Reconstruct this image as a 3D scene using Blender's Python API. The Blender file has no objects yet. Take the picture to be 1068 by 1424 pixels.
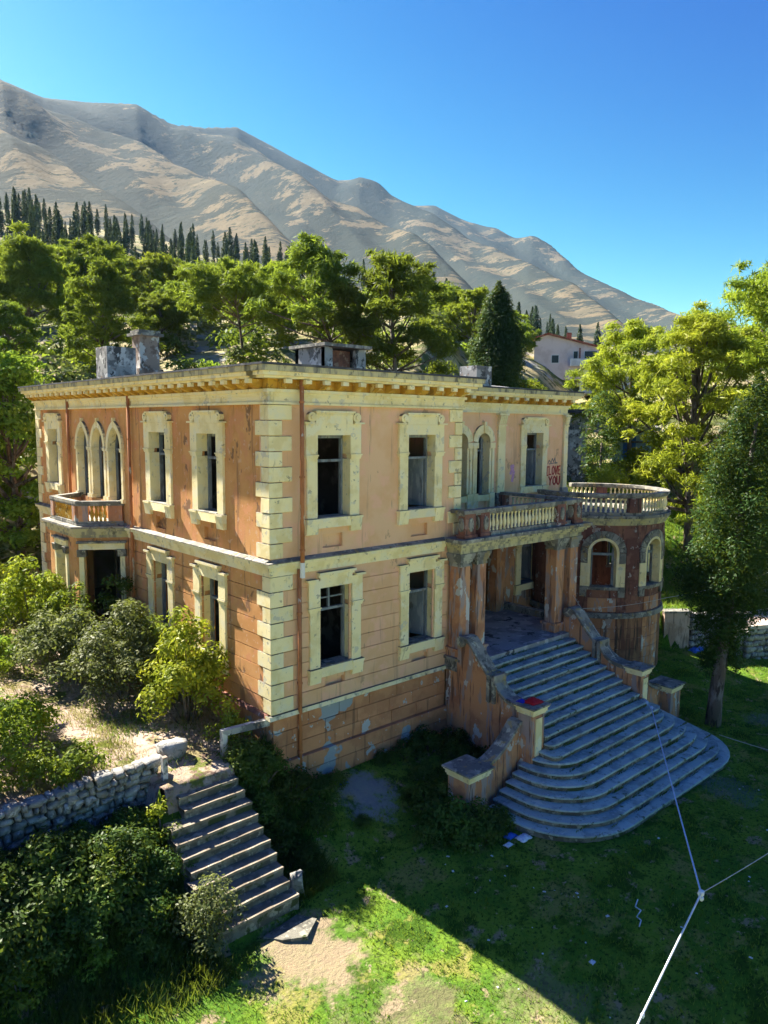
import bpy, math, random
import numpy as np
from mathutils import Vector, Matrix

random.seed(7); rng = np.random.default_rng(7)
D = bpy.data; SC = bpy.context.scene; COL = SC.collection
R = math.radians

# ------------------------------------------------------------------ camera, sky, sun, exposure
CAM = Vector((-10.316, -15.831, 10.48))
cam_d = D.cameras.new('camera'); cam = D.objects.new('camera', cam_d); COL.objects.link(cam)
cam_d.sensor_fit = 'VERTICAL'; cam_d.sensor_height = 24; cam_d.lens = 24 * 1035 / 1424
cam_d.clip_start = .1; cam_d.clip_end = 20000
_y, _p, _r = R(41.860), R(6.704), R(-.4846)
_f = Vector((math.sin(_y) * math.cos(_p), math.cos(_y) * math.cos(_p), -math.sin(_p)))
_a = Vector((math.cos(_y), -math.sin(_y), 0)); _d = _f.cross(_a)
_rt = math.cos(_r) * _a + math.sin(_r) * _d; _dn = -math.sin(_r) * _a + math.cos(_r) * _d
cam.matrix_world = Matrix(((_rt.x, -_dn.x, -_f.x, CAM.x), (_rt.y, -_dn.y, -_f.y, CAM.y), (_rt.z, -_dn.z, -_f.z, CAM.z), (0, 0, 0, 1)))
SC.camera = cam
SUN_AZ, SUN_EL = R(-8.0), R(41.0)            # azimuth from +Y towards +X
w = D.worlds.new('World'); SC.world = w; w.use_nodes = True
nt = w.node_tree; bg = nt.nodes['Background']
sk = nt.nodes.new('ShaderNodeTexSky'); sk.sky_type = 'NISHITA'; sk.sun_disc = False
sk.sun_elevation = SUN_EL; sk.sun_rotation = SUN_AZ; sk.air_density = 1.0; sk.dust_density = .25; sk.ozone_density = 1.5
EXPO = 2.3
# deep polarised blue overhead, pale towards the sun and the horizon: one curve per channel over the whole sky
sp_ = nt.nodes.new('ShaderNodeSeparateColor'); cb_ = nt.nodes.new('ShaderNodeCombineColor'); nt.links.new(sk.outputs[0], sp_.inputs[0])
for i_, (ref_, out_, pw_) in enumerate(((2.91, .18, 3.5), (4.3, .66, 2.25), (6.4, .98, .85))):
    d_ = nt.nodes.new('ShaderNodeMath'); d_.operation = 'DIVIDE'; d_.inputs[1].default_value = ref_; nt.links.new(sp_.outputs[i_], d_.inputs[0])
    p_ = nt.nodes.new('ShaderNodeMath'); p_.operation = 'POWER'; p_.inputs[1].default_value = pw_; nt.links.new(d_.outputs[0], p_.inputs[0])
    c_ = nt.nodes.new('ShaderNodeMath'); c_.operation = 'MINIMUM'; c_.inputs[1].default_value = 3.0; nt.links.new(p_.outputs[0], c_.inputs[0])
    q_ = nt.nodes.new('ShaderNodeMath'); q_.operation = 'MULTIPLY'; q_.inputs[1].default_value = out_ / (2 ** EXPO) / .135; nt.links.new(c_.outputs[0], q_.inputs[0])
    nt.links.new(q_.outputs[0], cb_.inputs[i_])
nt.links.new(cb_.outputs[0], bg.inputs[0])
bg.inputs[1].default_value = .135
sun_d = D.lights.new('sun', 'SUN'); sun = D.objects.new('sun', sun_d); COL.objects.link(sun)
sun_d.energy = 4.8; sun_d.angle = R(.55); sun_d.color = (1, .93, .80)
_s = Vector((math.sin(SUN_AZ) * math.cos(SUN_EL), math.cos(SUN_AZ) * math.cos(SUN_EL), math.sin(SUN_EL)))
sun.rotation_euler = (-_s).to_track_quat('-Z', 'Y').to_euler(); sun.location = (0, 40, 60)
SC.view_settings.view_transform = 'Standard'; SC.view_settings.look = 'None'
SC.view_settings.gamma = 1; SC.view_settings.use_curve_mapping = False
SC.view_settings.exposure = EXPO
SC.cycles.max_bounces = 6; SC.cycles.diffuse_bounces = 4; SC.cycles.transparent_max_bounces = 8

# ------------------------------------------------------------------ materials
def srgb(r, g, b):
    return tuple(((c / 255 + .055) / 1.055) ** 2.4 if c > 10 else c / 255 / 12.92 for c in (r, g, b)) + (1,)
MATS = {}
def new_mat(name):
    m = D.materials.new(name); m.use_nodes = True; MATS[name] = m
    n = m.node_tree; b = n.nodes['Principled BSDF']; b.inputs['Specular IOR Level'].default_value = .2
    return m, n, b
def nd(n, t, **kw):
    x = n.nodes.new(t)
    for k, v in kw.items(): setattr(x, k, v)
    return x
def wpos(n, scale=(1, 1, 1), obj=False):
    g = nd(n, 'ShaderNodeTexCoord') if obj else nd(n, 'ShaderNodeNewGeometry')
    mp = nd(n, 'ShaderNodeMapping'); mp.inputs['Scale'].default_value = scale
    n.links.new(g.outputs['Object' if obj else 'Position'], mp.inputs['Vector'])
    return mp.outputs[0]
def noise(n, scale, sv=(1, 1, 1), detail=4, rough=.6, off=0, obj=False):
    t = nd(n, 'ShaderNodeTexNoise'); t.inputs['Scale'].default_value = scale
    t.inputs['Detail'].default_value = detail; t.inputs['Roughness'].default_value = rough
    v = wpos(n, sv, obj)
    if off:
        a = nd(n, 'ShaderNodeVectorMath'); a.inputs[1].default_value = (off, off * 1.7, off * .6); n.links.new(v, a.inputs[0]); v = a.outputs[0]
    n.links.new(v, t.inputs['Vector']); m = nd(n, 'ShaderNodeMapRange'); m.clamp = False; m.inputs[1].default_value = .20; m.inputs[2].default_value = .80; n.links.new(t.outputs['Fac'], m.inputs[0]); return m.outputs[0]
def ramp(n, fac, lo, hi):
    m = nd(n, 'ShaderNodeMapRange'); m.interpolation_type = 'SMOOTHSTEP'
    m.inputs[1].default_value = lo; m.inputs[2].default_value = hi; n.links.new(fac, m.inputs[0]); return m.outputs[0]
def math_(n, op, a, b):
    m = nd(n, 'ShaderNodeMath', operation=op)
    for i, x in enumerate((a, b)):
        if isinstance(x, (int, float)): m.inputs[i].default_value = x
        else: n.links.new(x, m.inputs[i])
    return m.outputs[0]
def mix(n, fac, a, b, mode='MIX'):
    m = nd(n, 'ShaderNodeMix', data_type='RGBA', blend_type=mode)
    for i, x in ((0, fac), (6, a), (7, b)):
        if isinstance(x, (int, float)): m.inputs[i].default_value = x
        elif isinstance(x, tuple): m.inputs[i].default_value = x
        else: n.links.new(x, m.inputs[i])
    return m.outputs[2]
def layered(name, base, layers, rough=.85, bump=.3, bscale=30, vary=.0, topgrime=None, obj=False):
    """base colour, then layers of (colour, scale, stretch, lo, hi, offset[, strength])"""
    m, n, b = new_mat(name); c = base
    for L in layers:
        col, sc, sv, lo, hi, off = L[:6]
        f = ramp(n, noise(n, sc, sv, off=off, obj=obj), lo, hi)
        if len(L) > 6: f = math_(n, 'MULTIPLY', f, L[6])
        c = mix(n, f, c, col)
    if topgrime:                                   # lichen and dirt settle on faces that look up
        g = nd(n, 'ShaderNodeNewGeometry'); s = nd(n, 'ShaderNodeSeparateXYZ'); n.links.new(g.outputs['Normal'], s.inputs[0])
        f = ramp(n, math_(n, 'ADD', s.outputs[2], math_(n, 'MULTIPLY', math_(n, 'SUBTRACT', noise(n, 6), .5), .9)), .35, .8)
        c = mix(n, f, c, topgrime)
    if vary:
        o = nd(n, 'ShaderNodeObjectInfo'); h = nd(n, 'ShaderNodeHueSaturation')
        v = math_(n, 'ADD', math_(n, 'MULTIPLY', o.outputs['Random'], vary * 2), 1 - vary)
        n.links.new(v, h.inputs['Value']); n.links.new(c, h.inputs['Color']) if not isinstance(c, tuple) else None
        if isinstance(c, tuple): h.inputs['Color'].default_value = c
        c = h.outputs[0]
    if isinstance(c, tuple): b.inputs['Base Color'].default_value = c
    else: n.links.new(c, b.inputs['Base Color'])
    b.inputs['Roughness'].default_value = rough
    if bump:
        bp = nd(n, 'ShaderNodeBump'); bp.inputs['Strength'].default_value = bump; bp.inputs['Distance'].default_value = .02
        n.links.new(noise(n, bscale, detail=6, rough=.7, obj=obj), bp.inputs['Height']); n.links.new(bp.outputs[0], b.inputs['Normal'])
    return m
def foliage(name, c1, c2, c3, trans=.35, big=.25):
    m, n, b = new_mat(name); n.nodes.remove(b)
    g = nd(n, 'ShaderNodeNewGeometry'); rp = nd(n, 'ShaderNodeValToRGB')
    e = rp.color_ramp.elements; e[0].color = c1; e[1].color = c3; e[1].position = 1
    k = rp.color_ramp.elements.new(.5); k.color = c2
    f = math_(n, 'ADD', math_(n, 'MULTIPLY', g.outputs['Random Per Island'], .55), math_(n, 'MULTIPLY', ramp(n, noise(n, big, detail=2), .3, .7), .45))
    n.links.new(f, rp.inputs[0])
    o = nd(n, 'ShaderNodeObjectInfo'); h = nd(n, 'ShaderNodeHueSaturation')
    n.links.new(math_(n, 'ADD', math_(n, 'MULTIPLY', o.outputs['Random'], .6), .66), h.inputs['Value']); n.links.new(math_(n, 'ADD', math_(n, 'MULTIPLY', math_(n, 'FRACT', math_(n, 'MULTIPLY', o.outputs['Random'], 7.3), 0), .035), .488), h.inputs['Hue']); n.links.new(rp.outputs[0], h.inputs['Color'])
    df = nd(n, 'ShaderNodeBsdfDiffuse'); tr = nd(n, 'ShaderNodeBsdfTranslucent'); gl = nd(n, 'ShaderNodeBsdfGlossy'); gl.inputs['Roughness'].default_value = .45
    n.links.new(h.outputs[0], df.inputs[0])
    tc = mix(n, .5, h.outputs[0], (.30, .36, .03, 1)); n.links.new(tc, tr.inputs[0])
    ms = nd(n, 'ShaderNodeMixShader'); ms.inputs[0].default_value = trans; n.links.new(df.outputs[0], ms.inputs[1]); n.links.new(tr.outputs[0], ms.inputs[2])
    m2 = nd(n, 'ShaderNodeMixShader'); m2.inputs[0].default_value = .012; n.links.new(ms.outputs[0], m2.inputs[1]); n.links.new(gl.outputs[0], m2.inputs[2])
    n.links.new(m2.outputs[0], n.nodes['Material Output'].inputs[0]); return m

STREAK = (5, 5, .4)
ORANGE = layered('orange_plaster', (.62, .315, .118, 1), [((.53, .25, .085, 1), .7, (1, 1, 1), .4, .65, 0), ((.60, .27, .12, 1), 1.6, (1, 1, 1), .52, .7, 3),
    ((.20, .11, .06, 1), .9, STREAK, .62, .80, 5, .6), ((.13, .08, .055, 1), 2.0, (1, 1, .6), .68, .76, 9, .75), ((.62, .40, .26, 1), 5, (1, 1, 1), .68, .73, 11, .6)], bump=.35, bscale=25, vary=.05)
PINK = layered('pink_orange_plaster', (.76, .475, .28, 1), [((.72, .42, .225, 1), .6, (1, 1, 1), .4, .65, 2), ((.78, .45, .29, 1), 1.4, (1, 1, 1), .5, .7, 3),
    ((.42, .25, .15, 1), 1.0, STREAK, .64, .84, 5, .5), ((.34, .21, .13, 1), 2.4, (1, 1, .6), .74, .82, 9, .6), ((.24, .18, .14, 1), 1.5, (4, 4, .35), .74, .84, 31, .6)], bump=.3, bscale=25, vary=.05)
PLINTH = layered('peeling_orange_plaster', (.54, .26, .125, 1), [((.44, .20, .095, 1), 1.1, (1, 1, 1), .4, .65, 0), ((.14, .08, .05, 1), 1.2, STREAK, .66, .82, 6, .6),
    ((.29, .33, .35, 1), .62, (1, 1, 1), .60, .625, 14), ((.42, .43, .42, 1), 1.7, (1, 1, 1), .71, .73, 21), ((.5, .49, .46, 1), 5, (1, 1, 1), .78, .80, 25)], bump=.5, bscale=22, vary=.10)
PORCH = layered('stained_orange_plaster', (.56, .28, .14, 1), [((.42, .19, .10, 1), .9, (1, 1, 1), .4, .65, 0), ((.33, .27, .26, 1), 1.3, (3, 3, .7), .52, .64, 4, .85),
    ((.10, .06, .05, 1), 1.5, STREAK, .60, .72, 8, .75), ((.52, .50, .46, 1), 2.2, (1, 1, .6), .66, .68, 17)], bump=.45, bscale=22, vary=.06)
CREAM = layered('cream_stone', (.86, .74, .42, 1), [((.76, .63, .32, 1), 1.2, (1, 1, 1), .42, .66, 0), ((.80, .72, .48, 1), 2.5, (1, 1, 1), .5, .7, 4),
    ((.46, .39, .23, 1), 1.6, (3, 3, .9), .66, .84, 7, .7), ((.30, .27, .20, 1), 5, (1, 1, 1), .74, .80, 12, .7), ((.55, .51, .42, 1), 2.2, (1, 1, 1), .72, .75, 23, .7)], bump=.3, bscale=30, vary=.07, topgrime=(.15, .14, .115, 1))
OCHRE = layered('ochre_plaster', (.62, .36, .055, 1), [((.48, .25, .035, 1), 1.5, (1, 1, 1), .4, .65, 0), ((.72, .56, .22, 1), 4, (1, 1, 1), .6, .7, 4), ((.2, .13, .04, 1), 3, (1, 1, 1), .64, .74, 7, .7)], bump=.3, bscale=30, vary=.08)
GREYST = layered('grey_weathered_stone', (.27, .255, .22, 1), [((.15, .145, .13, 1), 1.8, (1, 1, 1), .42, .62, 0), ((.40, .38, .30, 1), 4, (1, 1, 1), .58, .7, 5), ((.07, .07, .065, 1), 5, (1, 1, .6), .62, .72, 9, .8), ((.34, .25, .10, 1), 2.2, (1, 1, 1), .66, .72, 13, .7)], bump=.5, bscale=24, vary=.1)
CORN = layered('sooty_cornice_stone', (.52, .46, .27, 1), [((.27, .25, .19, 1), 1.3, (3, 3, .8), .44, .66, 0), ((.11, .105, .09, 1), 2.0, (2, 2, 1), .60, .78, 5, .85), ((.55, .47, .22, 1), 3, (1, 1, 1), .60, .7, 9, .7)], bump=.4, bscale=28, topgrime=(.10, .10, .10, 1))
TBASE = layered('stained_brown_render', (.26, .125, .075, 1), [((.17, .08, .055, 1), 1.0, (1, 1, 1), .4, .62, 0), ((.07, .05, .042, 1), 1.4, STREAK, .5, .66, 9, .85), ((.38, .19, .10, 1), 1.3, STREAK, .56, .68, 15, .8)], bump=.45, bscale=25, vary=.1)
MAROON = layered('maroon_render', (.215, .098, .072, 1), [((.15, .066, .055, 1), 1.0, (1, 1, 1), .4, .62, 0), ((.22, .11, .085, 1), 2.2, (1, 1, 1), .56, .7, 5), ((.05, .038, .036, 1), 1.6, STREAK, .58, .72, 9, .8), ((.33, .29, .27, 1), 3.2, (1, 1, 1), .66, .69, 13), ((.30, .14, .09, 1), 1.1, (1, 1, .5), .56, .64, 19, .7)], bump=.45, bscale=25, vary=.12)
STEP = layered('worn_step_stone', (.36, .44, .42, 1), [((.25, .31, .30, 1), 2.2, (1, 1, 1), .42, .68, 0), ((.46, .50, .46, 1), 3.5, (1, 1, 1), .60, .8, 5), ((.14, .15, .135, 1), 8, (1, 1, 1), .64, .80, 9, .7), ((.06, .085, .03, 1), 3.1, (1, 1, 1), .70, .80, 15, .85)], bump=.55, bscale=26, vary=.12)
BROWNSTEP = layered('earthy_old_concrete', (.27, .225, .17, 1), [((.17, .14, .105, 1), 2.2, (1, 1, 1), .42, .66, 0), ((.38, .33, .26, 1), 4, (1, 1, 1), .6, .8, 5), ((.08, .09, .045, 1), 3.5, (1, 1, 1), .64, .76, 9, .8)], bump=.7, bscale=20, vary=.12)
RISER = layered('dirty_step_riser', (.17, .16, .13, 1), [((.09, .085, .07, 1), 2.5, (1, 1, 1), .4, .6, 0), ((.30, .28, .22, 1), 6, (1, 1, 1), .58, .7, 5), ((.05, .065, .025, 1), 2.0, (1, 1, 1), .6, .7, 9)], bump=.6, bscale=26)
FLOORP = layered('dusty_porch_floor', (.32, .33, .33, 1), [((.22, .225, .225, 1), 1.1, (1, 1, 1), .42, .62, 0), ((.42, .42, .4, 1), 2.5, (1, 1, 1), .58, .7, 5), ((.08, .08, .08, 1), 2.2, (1, 1, 1), .68, .71, 9)], bump=.2)
WOOD = layered('bluish_grey_wood', (.17, .20, .23, 1), [((.26, .28, .29, 1), 6, (1, 1, .3), .45, .65, 0), ((.09, .085, .08, 1), 5, (1, 1, .3), .6, .7, 5, .7)], bump=.3)
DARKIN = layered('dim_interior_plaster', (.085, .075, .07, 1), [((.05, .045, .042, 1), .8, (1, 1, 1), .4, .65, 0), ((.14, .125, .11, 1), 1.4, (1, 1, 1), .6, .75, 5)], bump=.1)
CONC = layered('mottled_concrete', (.34, .335, .32, 1), [((.15, .15, .15, 1), 1.7, (1, 1, 1), .46, .6, 0), ((.55, .54, .52, 1), 2.4, (1, 1, 1), .56, .66, 5), ((.07, .07, .07, 1), 3.5, (1, 1, .7), .62, .7, 9), ((.33, .2, .13, 1), 2, (1, 1, 1), .68, .74, 12, .6)], bump=.5, bscale=22)
ROOFM = layered('dark_roof_felt', (.055, .06, .075, 1), [((.12, .12, .13, 1), 2, (1, 1, 1), .5, .7, 0)], bump=.3)
PIPE = layered('orange_painted_pipe', (.42, .17, .075, 1), [((.30, .12, .05, 1), 3, (1, 1, .3), .45, .65, 0), ((.5, .42, .34, 1), 4, (1, 1, .3), .7, .74, 4)], bump=.1)
ROCK = layered('dry_wall_stone', (.30, .29, .265, 1), [((.19, .185, .17, 1), 3, (1, 1, 1), .42, .66, 0), ((.42, .41, .38, 1), 5, (1, 1, 1), .56, .7, 5), ((.28, .22, .14, 1), 2.2, (1, 1, 1), .62, .74, 9, .7), ((.10, .10, .09, 1), 8, (1, 1, 1), .62, .7, 12, .7)], bump=.7, bscale=18, vary=.22)
EARTHJ = layered('dark_joint_earth', (.06, .05, .035, 1), [((.12, .1, .07, 1), 5, (1, 1, 1), .5, .7, 0)], bump=.5)
BARK = layered('pine_bark', (.11, .085, .07, 1), [((.19, .165, .15, 1), 3, (1, 1, .4), .45, .65, 0), ((.045, .035, .03, 1), 6, (1, 1, .3), .55, .7, 5)], bump=.8, bscale=14)
PINEF = foliage('pine_needles', (.045, .085, .012, 1), (.125, .195, .020, 1), (.235, .30, .030, 1), .45)
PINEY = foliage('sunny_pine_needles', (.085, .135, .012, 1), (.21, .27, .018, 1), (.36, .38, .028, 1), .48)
CYPF = foliage('cypress_foliage', (.018, .042, .012, 1), (.040, .078, .018, 1), (.080, .125, .024, 1), .2)
CYPN = foliage('dense_cypress_foliage', (.014, .036, .010, 1), (.030, .066, .014, 1), (.065, .12, .022, 1), .2)
CYPD = foliage('far_cypress_foliage', (.014, .036, .022, 1), (.026, .056, .030, 1), (.045, .082, .036, 1), .1)
BUSHL = foliage('pale_bush_leaves', (.055, .075, .026, 1), (.13, .16, .055, 1), (.26, .28, .13, 1), .3, 1.2)
BUSHY = foliage('yellow_green_leaves', (.09, .13, .012, 1), (.22, .26, .015, 1), (.42, .40, .02, 1), .4, 1.2)
BUSHD = foliage('dark_bramble_leaves', (.024, .052, .010, 1), (.055, .10, .016, 1), (.11, .165, .026, 1), .35, 1.2)
BUSHG = foliage('fresh_green_leaves', (.06, .115, .012, 1), (.15, .23, .02, 1), (.29, .36, .035, 1), .45, 1.2)
DRYF = foliage('dry_grass_blades', (.16, .13, .05, 1), (.28, .24, .10, 1), (.42, .37, .18, 1), .3, 1.2)
GRASSF = foliage('lawn_grass_blades', (.06, .125, .014, 1), (.12, .215, .022, 1), (.22, .30, .038, 1), .4, .8)
PINKH = layered('pale_pink_render', (.74, .60, .56, 1), [((.64, .50, .46, 1), .6, (1, 1, 1), .4, .7, 0)], bump=.1)
WHITEH = layered('white_render', (.72, .71, .69, 1), [((.55, .54, .52, 1), .6, (1, 1, 1), .4, .7, 0)], bump=.1)
TILE = layered('red_roof_tiles', (.30, .085, .045, 1), [((.40, .15, .08, 1), 1.2, (1, 1, 1), .45, .7, 0), ((.16, .06, .04, 1), 2.2, (1, 1, 1), .55, .7, 5)], bump=.4)
BRICKR = layered('old_red_brick', (.28, .12, .08, 1), [((.18, .08, .06, 1), 2.5, (1, 1, 1), .42, .62, 0), ((.36, .22, .16, 1), 4, (1, 1, 1), .6, .7, 5)], bump=.5)
BLUESH = layered('pale_blue_panel', (.30, .46, .56, 1), [((.2, .33, .42, 1), 1.2, (1, 1, 1), .45, .7, 0)], bump=.1)
def flat(name, c, rough=.7):
    m, n, b = new_mat(name); b.inputs['Base Color'].default_value = c; b.inputs['Roughness'].default_value = rough
    f = noise(n, 14, detail=3); n.links.new(mix(n, math_(n, 'MULTIPLY', ramp(n, f, .35, .7), .45), c, tuple(x * .6 for x in c[:3]) + (1,)), b.inputs['Base Color']); return m
REDC = flat('red_cloth', (.42, .012, .02, 1)); BLUEC = flat('blue_cloth', (.02, .03, .40, 1))
ROPEM = flat('white_rope_fibre', (.68, .70, .78, 1)); ROPEB = flat('pale_blue_rope_fibre', (.42, .52, .75, 1)); WIREM = flat('thin_grey_line', (.45, .44, .42, 1))
GRAFR = flat('red_spray_paint', (.40, .03, .03, 1)); GRAFG = flat('grey_spray_paint', (.18, .17, .17, 1)); GRAFP = flat('violet_spray_paint', (.62, .32, .50, 1)); GRAFB = flat('blue_spray_paint', (.08, .08, .26, 1))
LITTER = flat('white_plastic_litter', (.70, .72, .78, 1)); LITTB = flat('blue_plastic_litter', (.05, .16, .55, 1)); GLASS = flat('grimy_window_glass', (.03, .04, .05, 1), .12)

# ground materials
def ground_mat(name, cols, patches=(), spots=(), bump=.5, bs=9):
    m, n, b = new_mat(name); c = cols[0]
    for i, (col, sc, lo, hi) in enumerate(cols[1:]):
        c = mix(n, ramp(n, noise(n, sc, off=3.1 * i + 1, detail=6, rough=.65), lo, hi), c, col)
    if spots:
        g = nd(n, 'ShaderNodeNewGeometry')
        for (x, y, rad, col, st) in spots:
            v = nd(n, 'ShaderNodeVectorMath', operation='SUBTRACT'); v.inputs[1].default_value = (x, y, 0); n.links.new(g.outputs['Position'], v.inputs[0])
            s = nd(n, 'ShaderNodeVectorMath', operation='MULTIPLY'); s.inputs[1].default_value = (1, 1, 0); n.links.new(v.outputs[0], s.inputs[0])
            l = nd(n, 'ShaderNodeVectorMath', operation='LENGTH'); n.links.new(s.outputs[0], l.inputs[0])
            d = math_(n, 'ADD', math_(n, 'DIVIDE', l.outputs['Value'], rad), math_(n, 'MULTIPLY', math_(n, 'SUBTRACT', noise(n, 1.6, detail=6, rough=.7, off=x), .5), 2.2))
            c = mix(n, math_(n, 'MULTIPLY', math_(n, 'SUBTRACT', 1, ramp(n, d, .55, 1.25)), st), c, col)
    n.links.new(c, b.inputs['Base Color']); b.inputs['Roughness'].default_value = .95; b.inputs['Specular IOR Level'].default_value = .05
    bp = nd(n, 'ShaderNodeBump'); bp.inputs['Strength'].default_value = bump; bp.inputs['Distance'].default_value = .06
    n.links.new(noise(n, bs, detail=8, rough=.75), bp.inputs['Height']); n.links.new(bp.outputs[0], b.inputs['Normal']); return m
DIRT = (.34, .25, .17, 1)
LAWNM = ground_mat('lawn_turf', [(.085, .175, .020, 1), ((.15, .24, .026, 1), .55, .42, .62), ((.05, .10, .011, 1), 1.3, .5, .66), ((.24, .235, .06, 1), .9, .56, .70), ((.30, .24, .14, 1), 1.5, .66, .76), ((.34, .28, .18, 1), 3.5, .72, .80), ((.03, .055, .01, 1), 12, .5, .75)],
    spots=[(-1.9, -4.4, 1.0, DIRT, .8), (-.9, -6.4, .9, DIRT, .35), (-2.5, -7.2, 1.2, DIRT, .3), (.9, -8.2, 1.0, DIRT, .3), (2.2, -1.1, .75, (.25, .26, .27, 1), .8), (17.3, -5.9, .8, (.24, .24, .24, 1), .4), (10.9, -7.3, .8, (.2, .21, .2, 1), .4)], bump=.7, bs=12)
TERRM = ground_mat('dry_terrace_soil', [(.36, .27, .20, 1), ((.46, .36, .28, 1), .8, .42, .62), ((.24, .20, .10, 1), 1.1, .52, .66), ((.13, .15, .035, 1), .9, .56, .68), ((.18, .12, .09, 1), 5, .56, .7)], bump=.8, bs=9)
BOUNCEM = ground_mat('pale_bounce_gravel', [(.46, .41, .33, 1), ((.36, .31, .24, 1), .6, .42, .62), ((.52, .48, .40, 1), 2, .5, .7)], bump=.5, bs=9)  # pale colour for the unseen ground that bounces light onto the front
HILLM = ground_mat('rough_hillside', [(.30, .25, .13, 1), ((.11, .13, .035, 1), .12, .44, .58), ((.24, .24, .23, 1), .30, .58, .66), ((.38, .32, .19, 1), .5, .55, .7), ((.07, .08, .03, 1), .8, .55, .7)], bump=.9, bs=1.5)
MOUNTM = ground_mat('dry_mountain_grass', [(.185, .15, .096, 1), ((.13, .115, .08, 1), .010, .42, .66), ((.25, .20, .125, 1), .02, .6, .8), ((.05, .062, .048, 1), .045, .68, .75), ((.045, .055, .04, 1), .12, .66, .73)], bump=.7, bs=.09)
mn = MOUNTM.node_tree; ma = nd(mn, 'ShaderNodeAttribute', attribute_name='scrub')  # attribute holds gully scrub together with painted shade of the spurs
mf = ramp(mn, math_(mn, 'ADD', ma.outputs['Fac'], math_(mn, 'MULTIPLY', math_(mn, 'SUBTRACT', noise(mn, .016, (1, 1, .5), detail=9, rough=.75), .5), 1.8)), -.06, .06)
mb_ = mn.nodes['Principled BSDF']; ml = mb_.inputs['Base Color'].links[0].from_socket; mn.links.new(mix(mn, math_(mn, 'MULTIPLY', mf, .88), ml, (.030, .046, .046, 1)), mb_.inputs['Base Color'])  # dark blue-grey serves both scrub and painted spur shade
for nn in MOUNTM.node_tree.nodes:
    if nn.type == 'BUMP': nn.inputs['Distance'].default_value = 5

# ------------------------------------------------------------------ object helpers
W = {}
def tag(o, label=None, cat=None, group=None, kind=None):
    for k, v in (('label', label), ('category', cat), ('group', group), ('kind', kind)):
        if v: o[k] = v
    return o
def link(name, data, mat=None, parent=None, pos=(0, 0, 0), rz=None, rot=None, scale=None, local=False):
    o = D.objects.new(name, data); COL.objects.link(o)
    if mat is not None and data is not None and hasattr(data, 'materials') and len(data.materials) == 0: data.materials.append(mat)
    pos = Vector(pos)
    if parent is not None:
        o.parent = parent
        o.location = pos if local else pos - W[parent.name]
    else: o.location = pos
    W[o.name] = pos
    if rz is not None: o.rotation_euler = (0, 0, rz)
    if rot is not None: o.rotation_euler = rot
    if scale is not None: o.scale = scale
    return o
def thing(name, label, cat, loc, group=None): return tag(link(name, None, None, None, loc), label, cat, group)
def npmesh(name, V, F, smooth=False):
    me = D.meshes.new(name); V = np.asarray(V, dtype=np.float32); F = np.asarray(F, dtype=np.int32); k = F.shape[1]
    me.vertices.add(len(V)); me.vertices.foreach_set('co', V.ravel())
    me.loops.add(F.size); me.loops.foreach_set('vertex_index', F.ravel())
    me.polygons.add(len(F)); me.polygons.foreach_set('loop_start', np.arange(0, F.size, k, dtype=np.int32)); me.polygons.foreach_set('loop_total', np.full(len(F), k, dtype=np.int32))
    if smooth: me.polygons.foreach_set('use_smooth', np.ones(len(F), dtype=bool))
    me.update(calc_edges=True); return me
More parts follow.
